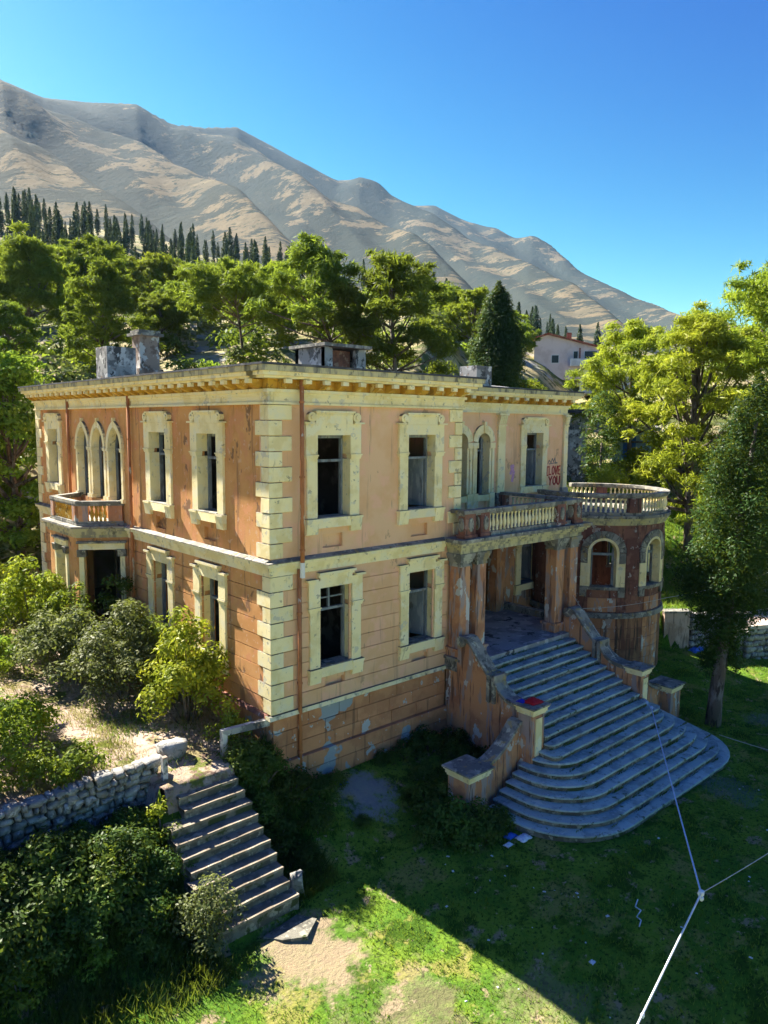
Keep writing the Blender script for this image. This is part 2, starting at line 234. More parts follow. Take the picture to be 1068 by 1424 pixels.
class MB:
    def __init__(s): s.v = []; s.f = []
    def hexa(s, p):                                   # 8 points: bottom loop 0-3, top loop 4-7
        b = len(s.v); s.v += [tuple(q) for q in p]
        s.f += [(b, b + 3, b + 2, b + 1), (b + 4, b + 5, b + 6, b + 7), (b, b + 1, b + 5, b + 4), (b + 1, b + 2, b + 6, b + 5), (b + 2, b + 3, b + 7, b + 6), (b + 3, b, b + 4, b + 7)]
        return s
    def box(s, x0, x1, y0, y1, z0, z1): return s.hexa([(x0, y0, z0), (x1, y0, z0), (x1, y1, z0), (x0, y1, z0), (x0, y0, z1), (x1, y0, z1), (x1, y1, z1), (x0, y1, z1)])
    def fb(s, F, u0, u1, d0, d1, z0, z1, topd=None):  # box in facade coordinates, d outward; topd = outer d at the top
        t = d1 if topd is None else topd
        return s.hexa([F(u0, d1, z0), F(u1, d1, z0), F(u1, d0, z0), F(u0, d0, z0), F(u0, t, z1), F(u1, t, z1), F(u1, d0, z1), F(u0, d0, z1)])
    def prism(s, pts, z0, z1):                        # plan polygon
        b = len(s.v); n = len(pts); s.v += [(x, y, z0) for x, y in pts] + [(x, y, z1) for x, y in pts]
        s.f += [tuple(range(b + n - 1, b - 1, -1)), tuple(range(b + n, b + 2 * n))] + [(b + i, b + (i + 1) % n, b + n + (i + 1) % n, b + n + i) for i in range(n)]
        return s
    def extr(s, A, B):                                # two equal loops of 3-D points joined
        b = len(s.v); n = len(A); s.v += [tuple(p) for p in A] + [tuple(p) for p in B]
        s.f += [tuple(range(b + n - 1, b - 1, -1)), tuple(range(b + n, b + 2 * n))] + [(b + i, b + (i + 1) % n, b + n + (i + 1) % n, b + n + i) for i in range(n)]
        return s
    def tube(s, pts, rad, n=6):
        pts = [Vector(p) for p in pts]; rad = rad if hasattr(rad, '__len__') else [rad] * len(pts); b = len(s.v)
        for i, p in enumerate(pts):
            t = (pts[min(i + 1, len(pts) - 1)] - pts[max(i - 1, 0)]).normalized()
            a = t.cross(Vector((0, 0, 1)) if abs(t.z) < .95 else Vector((1, 0, 0))).normalized(); c = t.cross(a)
            for k in range(n):
                q = p + rad[i] * (math.cos(2 * math.pi * k / n) * a + math.sin(2 * math.pi * k / n) * c); s.v.append(tuple(q))
        for i in range(len(pts) - 1):
            for k in range(n): s.f.append((b + i * n + k, b + i * n + (k + 1) % n, b + (i + 1) * n + (k + 1) % n, b + (i + 1) * n + k))
        s.f += [tuple(range(b + n - 1, b - 1, -1)), tuple(range(b + (len(pts) - 1) * n, b + len(pts) * n))]
        return s
    def lathe(s, prof, n=8, c=(0, 0)):
        b = len(s.v)
        for r, z in prof:
            for k in range(n): s.v.append((c[0] + r * math.cos(2 * math.pi * k / n), c[1] + r * math.sin(2 * math.pi * k / n), z))
        for i in range(len(prof) - 1):
            for k in range(n): s.f.append((b + i * n + k, b + i * n + (k + 1) % n, b + (i + 1) * n + (k + 1) % n, b + (i + 1) * n + k))
        s.f += [tuple(range(b + n - 1, b - 1, -1)), tuple(range(b + (len(prof) - 1) * n, b + len(prof) * n))]
        return s
    def mesh(s, name, smooth=False, off=(0, 0, 0)):
        me = D.meshes.new(name); me.from_pydata([(x - off[0], y - off[1], z - off[2]) for x, y, z in s.v], [], s.f); me.update()
        if smooth:
            for p in me.polygons: p.use_smooth = True
        return me
    def build(s, name, mat, parent=None, smooth=False, bevel=0):
        a = np.array(s.v); o = Vector(((a[:, 0].min() + a[:, 0].max()) / 2, (a[:, 1].min() + a[:, 1].max()) / 2, a[:, 2].min()))
        ob = link(name, s.mesh(name, smooth, o), mat, parent, o)
        if bevel: bv = ob.modifiers.new('bevel', 'BEVEL'); bv.width = bevel; bv.segments = 1; bv.limit_method = 'ANGLE'
        return ob
class Facade:                                          # u runs left to right seen from outside, d outward
    def __init__(s, o, u):
        s.o = Vector((o[0], o[1], 0)); s.u = Vector((u[0], u[1], 0)).normalized(); s.n = Vector((s.u.y, -s.u.x, 0)); s.rz = math.atan2(s.u.y, s.u.x)
    def __call__(s, u, d, z): p = s.o + s.u * u + s.n * d; return (p.x, p.y, z)
def smooth01(x): x = np.clip(x, 0, 1); return x * x * (3 - 2 * x)
def vnoise(x, y, seed=0):
    xi = np.floor(x).astype(np.int64); yi = np.floor(y).astype(np.int64); fx = x - xi; fy = y - yi
    def h(a, b):
        n = (a * 374761393 + b * 668265263 + seed * 1442695) & 0x7fffffff; n = (n ^ (n >> 13)) * 1274126177 & 0x7fffffff
        return ((n ^ (n >> 16)) & 0xffff) / 65535.0
    fx = fx * fx * (3 - 2 * fx); fy = fy * fy * (3 - 2 * fy)
    return (h(xi, yi) * (1 - fx) + h(xi + 1, yi) * fx) * (1 - fy) + (h(xi, yi + 1) * (1 - fx) + h(xi + 1, yi + 1) * fx) * fy
def fbm(x, y, seed=0, oct=4):
    s = 0; a = .5
    for i in range(oct): s = s + a * vnoise(x * 2 ** i, y * 2 ** i, seed + i); a *= .5
    return s

# ------------------------------------------------------------------ terrain
CX, CY = 2.0, 0.0
SKY = [(15.7, .3864), (18.24, .3751), (20.91, .3771), (24.17, .3836), (26.55, .3652), (28.77, .3657), (31.03, .3691), (33.06, .3527), (35.65, .3317), (38.27, .3043), (39.86, .3014),
       (42.26, .277), (43.58, .2779), (45.44, .2787), (47.31, .2604), (49.97, .2398), (51.29, .2241), (52.59, .2216), (55.2, .190), (57.77, .152), (60.55, .112), (62.77, .082), (68.73, .03), (80, .03), (95, .02)]
_az, _rr, _hh = [], [], []
for a, t in SKY:
    rd = 1400 + (a - 15.7) / 45 * 1500
    px, py = CAM.x + rd * math.sin(R(a)), CAM.y + rd * math.cos(R(a))
    _az.append(math.degrees(math.atan2(px - CX, py - CY))); _rr.append(math.hypot(px - CX, py - CY)); _hh.append(CAM.z + rd * t)
AZ = np.array([-180, -120, -60, -20, 5] + _az + [130, 180]); RR = np.array([2600, 2200, 1500, 1350, 1380] + _rr + [2600, 2600]); HH = np.array([40, 150, 420, 545, 560] + _hh + [40, 40])
Z2 = np.array([(-180, 4), (-100, 20), (-40, 75), (12, 79), (22.6, 73), (34.5, 65), (49, 50), (56.5, 41), (65, 34), (72, 31), (100, 12), (140, 4), (180, 4)])
EH = np.array([(0, 2.0), (14.7, 2.3), (20, 5.6), (25, 9), (33, 13.8), (38, 15.2), (50, 18.8), (62, 21.8), (75, 24.5), (90, 29), (140, 38), (300, 60)])
SCRUB_SHADE = {}  # scrub cover plus painted spur shade, per vertex
def YL(x): return np.interp(x, [17, 20.4, 20.7, 22, 24.5, 30, 60], [6.0, 5.0, -.05, -.75, -1.6, -2.8, -9])
def ground_h(x, y):
    x = np.asarray(x, float); y = np.asarray(y, float)
    n1 = fbm(x * .9, y * .9, 3) - .47
    L = -.12 * np.clip(-y - 1, 0, 9) * smooth01((6 - x) / 7) + .6 * smooth01((x - 12) / 7) * smooth01((y + 5) / 5) + .10 * n1
    L = L + .75 * smooth01(1 + y / 3) * smooth01((x + .6) / .8) * smooth01((8 - x) / 2) * (y < .5)
    T = 2.12 + .045 * np.clip(y, 0, 25) + .25 * smooth01((-x - 2.5) / 3) * smooth01((y - .3) / 2) + .22 * n1
    bank = np.where(x < -3.3, np.where(y > .42, 1, .62 * smooth01((y + 3.2) / 3.4)),
                    np.where(x < -1.35, smooth01((y + 3.6) / 3.4), smooth01((y + 1.6) / 1.9)))
    bank = bank * np.clip((.25 - x) / .3, 0, 1)
    z = L * (1 - bank) + T * bank
    zs = 1.9 - .2 * (-.62 - y) / .275 - .34; inst = (x > -3.45) & (x < -1.28) & (y > -3.45) & (y < -.45); z = np.where(inst, np.minimum(z, zs), z)
    e = .65 * x + .75 * y; az = np.degrees(np.arctan2(x - CX, y - CY)); r = np.hypot(x - CX, y - CY)
    g = np.interp(az, [-180, -60, -20, 48, 52, 57.4, 60, 68, 75, 95, 180], [.15, .5, .85, 1, .80, .68, .55, .62, .78, .72, .3])
    e = e - 3.8 * smooth01((az - 63) / 8) * smooth01((40 - x) / 12)
    hill = np.interp(e, EH[:, 0], EH[:, 1]) * g + (fbm(x * .18, y * .18, 11) - .47) * np.clip((e - 14) * .12, 0, 2.2)
    up = np.where(x > 17, np.clip((y - YL(x)) / .25, 0, 1), np.clip((y - 18.3) / 1.5, 0, 1))
    z = z * (1 - up) + np.maximum(hill, np.where(x > 17, 2.2, z)) * up
    z260 = np.interp(az, Z2[:, 0], Z2[:, 1]); t = smooth01((r - 75) / 190)
    z = z * (1 - t) + (z260 * np.clip(r / 260, 0, 1.2)) * t
    # mountain: slope from the hillside up to the ridge, cut by spurs that run down to the right
    Rr = np.interp(az, AZ, RR); Hr = np.interp(az, AZ, HH); u = np.clip((r - 240) / (Rr - 240), 0, 1.6)
    um = np.minimum(u, 1); t0 = z260 / 260 - .012; t1 = Hr / Rr; rr = np.minimum(r, Rr); m = rr * (t0 + (t1 - t0) * um ** 1.05)
    ph = (az - 30.0 * (1 - um)) / 12.0 + .6 * (fbm(az * .07, um * 1.2, 21, 3) - .5)
    fr = ph - np.floor(ph); spur = np.where(fr < .64, smooth01(fr / .64), smooth01((1 - fr) / .36)) - .5
    ph2 = (az - 27.0 * (1 - um)) / 3.6 + .8 * (fbm(az * .15, um * 2, 31, 3) - .5); f2 = ph2 - np.floor(ph2); sp2 = np.where(f2 < .62, f2 / .62, (1 - f2) / .38) - .5
    SCRUB_SHADE['v'] = np.clip(np.maximum(smooth01((.52 - fr) / .38), smooth01((fr - .62) / .1)) * (.15 + 1.5 * fbm(az * .16, um * 3, 91, 3)) + 1.3 * (fbm((az - 28 * (1 - um)) * .30, um * 6, 95, 5) - .50), 0, 1) * (.30 + .85 * um) + .42 * np.clip((um - .45) * 2.2, 0, 1) * fbm((az - 28 * (1 - um)) * .22, um * 4, 99, 4)  # follows the spurs: scrub, with shade of flanks and valley sides painted in
    env = np.clip(um * 4, 0, 1) * np.clip((1 - um) * 3.6, 0, 1)
    m = m + env * rr * (.088 * spur * (.4 + 1.1 * fbm(az * .12, um * 2, 41)) + .009 * sp2 + .007 * (fbm((az - 28 * (1 - um)) * .5, um * 5, 51, 4) - .47))
    m = m + 5 * np.clip(um * 3, 0, 1) * (fbm(x * .009, y * .009, 61, 5) - .47)
    m = m - np.maximum(u - 1, 0) * Hr * 1.1
    k = smooth01((r - 230) / 120); return z * (1 - k) + m * k
def H(x, y): return float(ground_h(x, y))
az_f = np.concatenate([np.arange(-8, 92, .26), np.arange(92, 352, 1.6)])
def ring_sheet(name, mat, radii, kind='structure'):
    a = np.radians(az_f); rg, ag = np.meshgrid(radii, a, indexing='ij')
    x = CX + rg * np.sin(ag); y = CY + rg * np.cos(ag); z = ground_h(x, y)
    scrub = SCRUB_SHADE['v']; na, nr = len(a), len(radii); i = np.arange(nr - 1)[:, None] * na; j = np.arange(na)[None, :]; j2 = (j + 1) % na
    F = np.stack([i + j, i + j2, i + na + j2, i + na + j], -1).reshape(-1, 4)
    o = link(name, npmesh(name, np.stack([x, y, z], -1).reshape(-1, 3), F, True), mat); o['kind'] = kind
    at = o.data.attributes.new('scrub', 'FLOAT', 'POINT'); at.data.foreach_set('value', scrub.ravel().astype(np.float32)); return o  # scrub attribute also carries the painted spur shade
# close ground: square grid, split between lawn and terrace
def grid_sheet(name, mat, x0, x1, y0, y1, st, keep):
    xs = np.arange(x0, x1 + st / 2, st); ys = np.arange(y0, y1 + st / 2, st); xg, yg = np.meshgrid(xs, ys, indexing='ij'); z = ground_h(xg, yg)
    nx, ny = len(xs), len(ys); i = np.arange(nx - 1)[:, None] * ny; j = np.arange(ny - 1)[None, :]
    F = np.stack([i + j, i + ny + j, i + ny + j + 1, i + j + 1], -1).reshape(-1, 4)
    xc = (xs[:-1, None] + st / 2 + 0 * ys[None, :-1]).reshape(-1); yc = (0 * xs[:-1, None] + ys[None, :-1] + st / 2).reshape(-1)
    F = F[keep(xc, yc)]; V = np.stack([xg, yg, z], -1).reshape(-1, 3)
    us, inv = np.unique(F, return_inverse=True)
    o = link(name, npmesh(name, V[us] + np.array([0, 0, -.05 if mat is HILLM else 0]), inv.reshape(-1, 4), True), mat); o['kind'] = 'structure'; return o
def in_terr(x, y): return (x < .2) & (y > np.where(x < -3.3, -.2, np.where(x < -1.35, -.6, -.1)))
def in_hill(x, y, m=0): return np.where(x > 17, y > YL(x) + 8 + m, y > 19.5 + m)
grid_sheet('lawn', LAWNM, -14, 40, -20, 24, .25, lambda x, y: ~in_terr(x, y) & ~in_hill(x, y, 1) & (np.hypot(x - CX, y - CY) < 34.8))
grid_sheet('terrace_ground', TERRM, -14, .3, -.8, 24, .2, lambda x, y: in_terr(x, y) & ~in_hill(x, y, 1))
def far_keep(x, y): return ((np.hypot(x - CX, y - CY) >= 34) | in_hill(x, y) | (x < -14) | (x > 40) | (y < -20) | (y > 24))
grid_sheet('hillside', HILLM, -50, 64, -46, 68, .5, lambda x, y: far_keep(x, y) & (y > -20) & (np.hypot(x - CX, y - CY) < 60))
grid_sheet('added_bounce_ground', BOUNCEM, -50, 64, -60, -19, .5, lambda x, y: far_keep(x, y) & (np.hypot(x - CX, y - CY) < 60))  # unseen ground, added in front of the lawn to bounce sun onto the facade
ring_sheet('lower_slope', HILLM, np.concatenate([59.3 * np.exp(np.linspace(0, math.log(300 / 59.3), 60))]))
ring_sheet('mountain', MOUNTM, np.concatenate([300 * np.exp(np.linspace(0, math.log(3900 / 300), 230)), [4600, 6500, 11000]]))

# ------------------------------------------------------------------ the villa
B = 6.6                                                # underside of the belt course
villa = thing('villa', 'derelict two-storey orange villa with cream quoins, balustraded porch and round corner tower', 'building', (3.5, 9, 2.0))
FR = Facade((0, 0), (1, 0)); FL = Facade((0, 0), (0, -1)); FW = Facade((0, 3.2), (1, 0)); FB = Facade((0, 3.2), (0, -1))
WT = .45
def wall_grid(mb, F, u0, u1, z0, z1, ops, d0=-WT, d1=0):
    """solid wall with rectangular openings (ua, ub, za, zb, depth): depth None is a hole, a number a recess"""
    us = sorted({u0, u1} | {o[0] for o in ops} | {o[1] for o in ops}); zs = sorted({z0, z1} | {o[2] for o in ops} | {o[3] for o in ops})
    us = [u for u in us if u0 <= u <= u1]; zs = [z for z in zs if z0 <= z <= z1]
    for a, b in zip(us, us[1:]):
        run = None
        for c, d in zip(zs, zs[1:]):
            m = (a + b) / 2, (c + d) / 2; dep = 0
            for o in ops:
                if o[0] < m[0] < o[1] and o[2] < m[1] < o[3]: dep = o[4]
            if dep is not None: mb.fb(F, a, b, d0, d1 - dep, c, d)
def arch_pts(hw, spring, pointed=0, n=10):             # half width, spring height -> points right to left over the top
    if not pointed: return [(hw * math.cos(math.pi * i / (2 * n)), spring + hw * math.sin(math.pi * i / (2 * n))) for i in range(2 * n + 1)]
    r = hw * (1 + pointed); a1 = math.acos((r - hw) / r)          # two arcs meeting in a point
    rt = [(-(r - hw) + r * math.cos(a1 * i / n), spring + r * math.sin(a1 * i / n)) for i in range(n + 1)]
    return rt + [(-u, z) for u, z in rt[-2::-1]]
def spandrel(mb, F, uc, pts, ztop, d0=-WT, d1=0):
    for (a, za), (b, zb) in zip(pts, pts[1:]):
        mb.hexa([F(uc + b, d1, zb), F(uc + a, d1, za), F(uc + a, d0, za), F(uc + b, d0, zb), F(uc + b, d1, ztop), F(uc + a, d1, ztop), F(uc + a, d0, ztop), F(uc + b, d0, ztop)])
def archivolt(mb, F, uc, inn, out, d0, d1):
    for (a, b, c, d) in zip(inn, inn[1:], out, out[1:]):
        mb.hexa([F(uc + a[0], d1, a[1]), F(uc + c[0], d1, c[1]), F(uc + c[0], d0, c[1]), F(uc + a[0], d0, a[1]), F(uc + b[0], d1, b[1]), F(uc + d[0], d1, d[1]), F(uc + d[0], d0, d[1]), F(uc + b[0], d0, b[1])])
OW = .60                                               # rough half width of a window hole
def upper_ops(u): return [(u - OW, u + OW, B + 1.30, B + 3.62, None), (u - .34, u + .34, B + .56, B + .93, .12)]
def lower_ops(u): return [(u - OW, u + OW, B - 2.80, B - .46, None), (u - .34, u + .34, B - 3.47, B - 3.13, .12)]
UR, UL = [2.0, 5.3], [3.1, 6.24, 15.88]                # window centres on the front bay and on the side
LR, LL = [2.08, 5.40], [3.1, 6.3]
ZT = B + 4.36                                          # underside of the frieze
# upper walls
mb = MB(); wall_grid(mb, FR, 0, 7.05, B + .1, B + 5.0, sum([upper_ops(u) for u in UR], [])); mb.build('front_bay_wall', PINK, villa)
mb = MB(); ops = sum([upper_ops(-u) for u in UL], [])
TRI = [12.62, 11.12, 9.62]
for u in TRI: ops.append((-u - .56, -u + .56, B + 1.1, B + 4.0, None))
wall_grid(mb, FL, -18.0, -.452, B + .1, B + 5.0, ops, d0=-.20)
tp = arch_pts(.56, B + 2.95, .45)
for u in TRI: spandrel(mb, FL, -u, tp, B + 4.0, d0=-.20)
mb.build('side_wall', ORANGE, villa)
mb = MB(); ops = upper_ops(15.06) + [(u - .40, u + .40, B + 1.1, B + 3.72, None) for u in (10.55, 11.85, 9.25)] + [(11.6, 12.1, B + .6, B + .95, .06)]
wall_grid(mb, FW, 7.05, 17.3, B + .1, B + 5.0, ops)
for u in (9.25, 10.55, 11.85): spandrel(mb, FW, u, arch_pts(.40, B + 3.22), B + 3.72)
mb.build('wing_wall', PINK, villa)
MB().box(6.6, 7.05, .452, 3.198, 2, B + 5.0).build('return_wall', PINK, villa); MB().box(17.3 - WT, 17.3, 3.652, 17.55, -1, B + 5.0).build('end_wall', PINK, villa); MB().box(.452, 17.3, 17.552, 18.0, 0, B + 5.0).build('rear_wall', PINK, villa)
# lower walls
mb = MB(); wall_grid(mb, FR, 0, 7.05, 2.9, B + .1, sum([lower_ops(u) for u in LR], []), d1=-.025); mb.build('front_bay_wall', PINK, villa)
mb = MB(); wall_grid(mb, FL, -18.0, -.452, 1.8, B + .1, sum([lower_ops(-u) for u in LL], []) + [(-13.3, -8.95, 2.2, B - .3, None)], d1=-.025); mb.build('side_wall', ORANGE, villa)
mb = MB(); wall_grid(mb, FW, 7.05, 17.3, 2.0, B + .1, [(14.95 - OW, 14.95 + OW, B - 2.80, B - .46, None), (14.6, 15.3, B - 3.38, B - 3.0, .06), (11.7, 12.75, 3.12, B - .7, None), (9.1, 10.2, 3.12, B - .7, None)]); mb.build('porch_rear_wall', PORCH, villa)
# inside: floors and partitions, so that the openings look into rooms
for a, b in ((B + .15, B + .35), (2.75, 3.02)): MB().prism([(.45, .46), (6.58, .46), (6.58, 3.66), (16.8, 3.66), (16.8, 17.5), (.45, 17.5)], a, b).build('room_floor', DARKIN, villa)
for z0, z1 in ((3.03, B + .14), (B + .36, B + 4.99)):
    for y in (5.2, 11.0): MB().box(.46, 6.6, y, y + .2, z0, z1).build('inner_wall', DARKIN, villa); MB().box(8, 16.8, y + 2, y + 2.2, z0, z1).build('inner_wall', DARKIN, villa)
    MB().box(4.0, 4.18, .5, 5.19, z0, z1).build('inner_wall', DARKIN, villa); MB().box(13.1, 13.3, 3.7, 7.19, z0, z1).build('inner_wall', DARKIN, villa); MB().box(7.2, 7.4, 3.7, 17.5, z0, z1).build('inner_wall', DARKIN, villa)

# rusticated courses of the lower storey, each a strip of render proud of the wall
CH = .41
def courses(F, spans_at, z0, n, mat, d0=-.03, d1=.012):
    for k in range(n):
        za, zb = z0 - (k + 1) * CH + .011, z0 - k * CH - .011
        for a, b in spans_at((za + zb) / 2):
            if b - a > .06: MB().fb(F, a, b, d0, d1 + random.uniform(-.004, .004), za, zb).build('render_course', mat, villa)
def cut(a, b, holes):
    out = [(a, b)]
    for h0, h1 in holes:
        out = [q for (x, y) in out for q in ((x, min(y, h0)), (max(x, h1), y)) if q[1] > q[0]]
    return out
def right_spans(z):
    h = [(u - .5, u + .5) for u in LR] if B - 2.75 < z < B - .5 else []
    if z < B - 3.08 and z > B - 3.5: h = [(u - .36, u + .36) for u in LR]
    return cut(.05, 6.55, h)
def left_spans(z):
    h = [(-u - .5, -u + .5) for u in LL] if B - 2.75 < z < B - .5 else []
    return cut(-17.9, -13.5, []) + cut(-8.75, -.05, h)
courses(FR, right_spans, B - .02, 9, PINK); courses(FL, left_spans, B - .02, 9, ORANGE)
# plinth: ledge, then staggered blocks, then a stepped foot
mb = MB(); mb.fb(FR, -.14, 6.45, -.1, .14, B - 3.80, B - 3.70, .10); mb.build('plinth_ledge', CREAM, villa)
mb = MB(); mb.fb(FL, -18, -.0, -.1, .14, B - 3.80, B - 3.70, .10); mb.build('plinth_ledge', MAROON, villa)
mb = MB(); mb.box(.02, 6.6, .05, .45, .1, 2.9); mb.box(.02, .45, .46, 18, .3, 2.9); mb.build('plinth_wall', PLINTH, villa)
def block_rows(F, u0, u1, z0, rows, h, d, mat, lens, name='plinth_block', gap=.009):
    for k in range(rows):
        u = u0 - (random.uniform(.2, .7) if k % 2 else 0)
        while u < u1:
            l = random.uniform(*lens); a, b = max(u, u0), min(u + l, u1)
            if b - a > .1: MB().fb(F, a + gap, b - gap, -.06, d + random.uniform(-.008, .008), z0 - (k + 1) * h + gap, z0 - k * h - gap).build(name, mat, villa)
            u += l
block_rows(FR, 0, 6.5, B - 3.81, 3, .40, .05, PLINTH, (.85, 1.25)); block_rows(FR, -.1, 6.5, B - 5.02, 3, .42, .15, PLINTH, (1.0, 1.5))
block_rows(FL, -4, 0, B - 3.81, 2, .40, .04, PLINTH, (.85, 1.25))

# quoins
def quoins(z0, z1, n, fn, start=0):
    h = (z1 - z0) / n
    for k in range(n): fn(z0 + k * h + .006, z0 + (k + 1) * h - .006, (k + start) % 2)
def q_near(a, b, s):
    e = .045 + random.uniform(-.006, .006); MB().box(-e, .36 if s else .66, -e, .6 if s else .34, a, b).build('quoin', CREAM, villa, bevel=.012)
quoins(B + .44, ZT, 10, q_near, 1); quoins(B - 3.69, B - .02, 9, q_near, 0)
def q_far(a, b, s): MB().box(-.045, .2, 17.4 if s else 17.66, 18.045, a, b).build('quoin', CREAM, villa)
quoins(B + .44, ZT, 10, q_far); quoins(B - 3.0, B - .02, 7, q_far)
def q_right(a, b, s): MB().box(6.52 if s else 6.78, 7.095, -.045, .4, a, b).build('quoin', CREAM, villa, bevel=.012)
quoins(B + .44, ZT, 10, q_right, 0)

# belt course, frieze, brackets, cornice
BELT = [(-.02, .11, .05), (.11, .15, .085), (.15, .24, .10), (.24, .33, .17)]
def belt(F, u0, u1, e0=0, e1=0, name='belt_course'):
    mb = MB()
    for a, b, d in BELT: mb.fb(F, u0 - e0 * d, u1 + e1 * d, -.1, d, B + a, B + b)
    mb.build(name, CREAM, villa)
    MB().fb(F, u0 - e0 * .19, u1 + e1 * .19, -.1, .19, B + .332, B + .36).fb(F, u0, u1, -.1, .185, B + .361, B + .42, .03).build(name, GREYST, villa)
belt(FR, 0, 6.35, 1, .3); belt(FL, -8.7, 0); belt(FL, -18, -13.55, 1)
FRIEZE = [(4.36, 4.42, .10), (4.42, 4.58, .05), (4.58, 4.66, .075), (4.66, 4.74, .13)]
def frieze(F, u0, u1, e0=0, e1=0):
    mb = MB()
    for a, b, d in FRIEZE: mb.fb(F, u0 - e0 * d, u1 + e1 * d, -.1, d, B + a, B + b)
    mb.build('frieze', CREAM, villa)
    MB().fb(F, u0 - e0 * .06, u1 + e1 * .06, -.1, .06, B + 4.741, B + 4.99).build('bracket_band', OCHRE, villa)
frieze(FR, 0, 7.05, 1, 1); frieze(FL, -18, 0, 1); frieze(FW, 7.05, 17.3, 0, 1)
FX = Facade((7.05, 0), (0, 1)); frieze(FX, 0, 3.2)
def roof_slab(F, u0, u1, e0, e1, o=.52):
    mb = MB()
    mb.fb(F, u0 - e0 * (o - .16), u1 + e1 * (o - .16), -.3, o - .16, B + 4.99, B + 5.05); mb.fb(F, u0 - e0 * (o - .06), u1 + e1 * (o - .06), -.3, o - .06, B + 5.05, B + 5.15)
    mb.build('cornice', CREAM, villa); MB().fb(F, u0 - e0 * o, u1 + e1 * o, -.3, o, B + 5.151, B + 5.29).build('cornice_top', CORN, villa)
    MB().fb(F, u0 - e0 * (o + .03), u1 + e1 * (o + .03), -.3, o + .03, B + 5.291, B + 5.345).build('roof_edge', ROOFM, villa)
roof_slab(FR, 0, 7.05, 1, 1); roof_slab(FL, -18, 0, 1, 0); roof_slab(FW, 7.6, 17.3, 0, 1); roof_slab(FX, 0, 2.65, 0, 0, .51)
MB().box(-.2, 17.4, 3.5, 18.2, B + 5.0, B + 5.30).box(-.2, 7.3, -.2, 3.49, B + 5.0, B + 5.30).build('roof', ROOFM, villa)
mb = MB().fb(FR, -.075, .075, 0, .30, .12, .25).fb(FR, -.095, .095, 0, .36, .25, .30); br_body = mb
br = MB().extr([(-.09, 0, 0), (-.09, -.14, .01), (-.09, -.34, .12), (-.09, -.38, .24), (-.09, 0, .24)], [(.09, 0, 0), (.09, -.14, .01), (.09, -.34, .12), (.09, -.38, .24), (.09, 0, .24)]).mesh('bracket')
brc = MB().box(-.095, .095, -.40, -.30, .13, .235).mesh('bracket_cap')
br.materials.append(OCHRE); brc.materials.append(CREAM)
def brackets(F, u0, u1, n):
    for i in range(n):
        u = u0 + (u1 - u0) * i / (n - 1); o = link('bracket', br, None, villa, F(u, .05, B + 4.742), rz=F.rz); link('bracket_cap', brc, None, o, local=True)
brackets(FR, .30, 6.9, 12); brackets(FL, -17.8, -.30, 30); brackets(FW, 7.6, 17.2, 16)

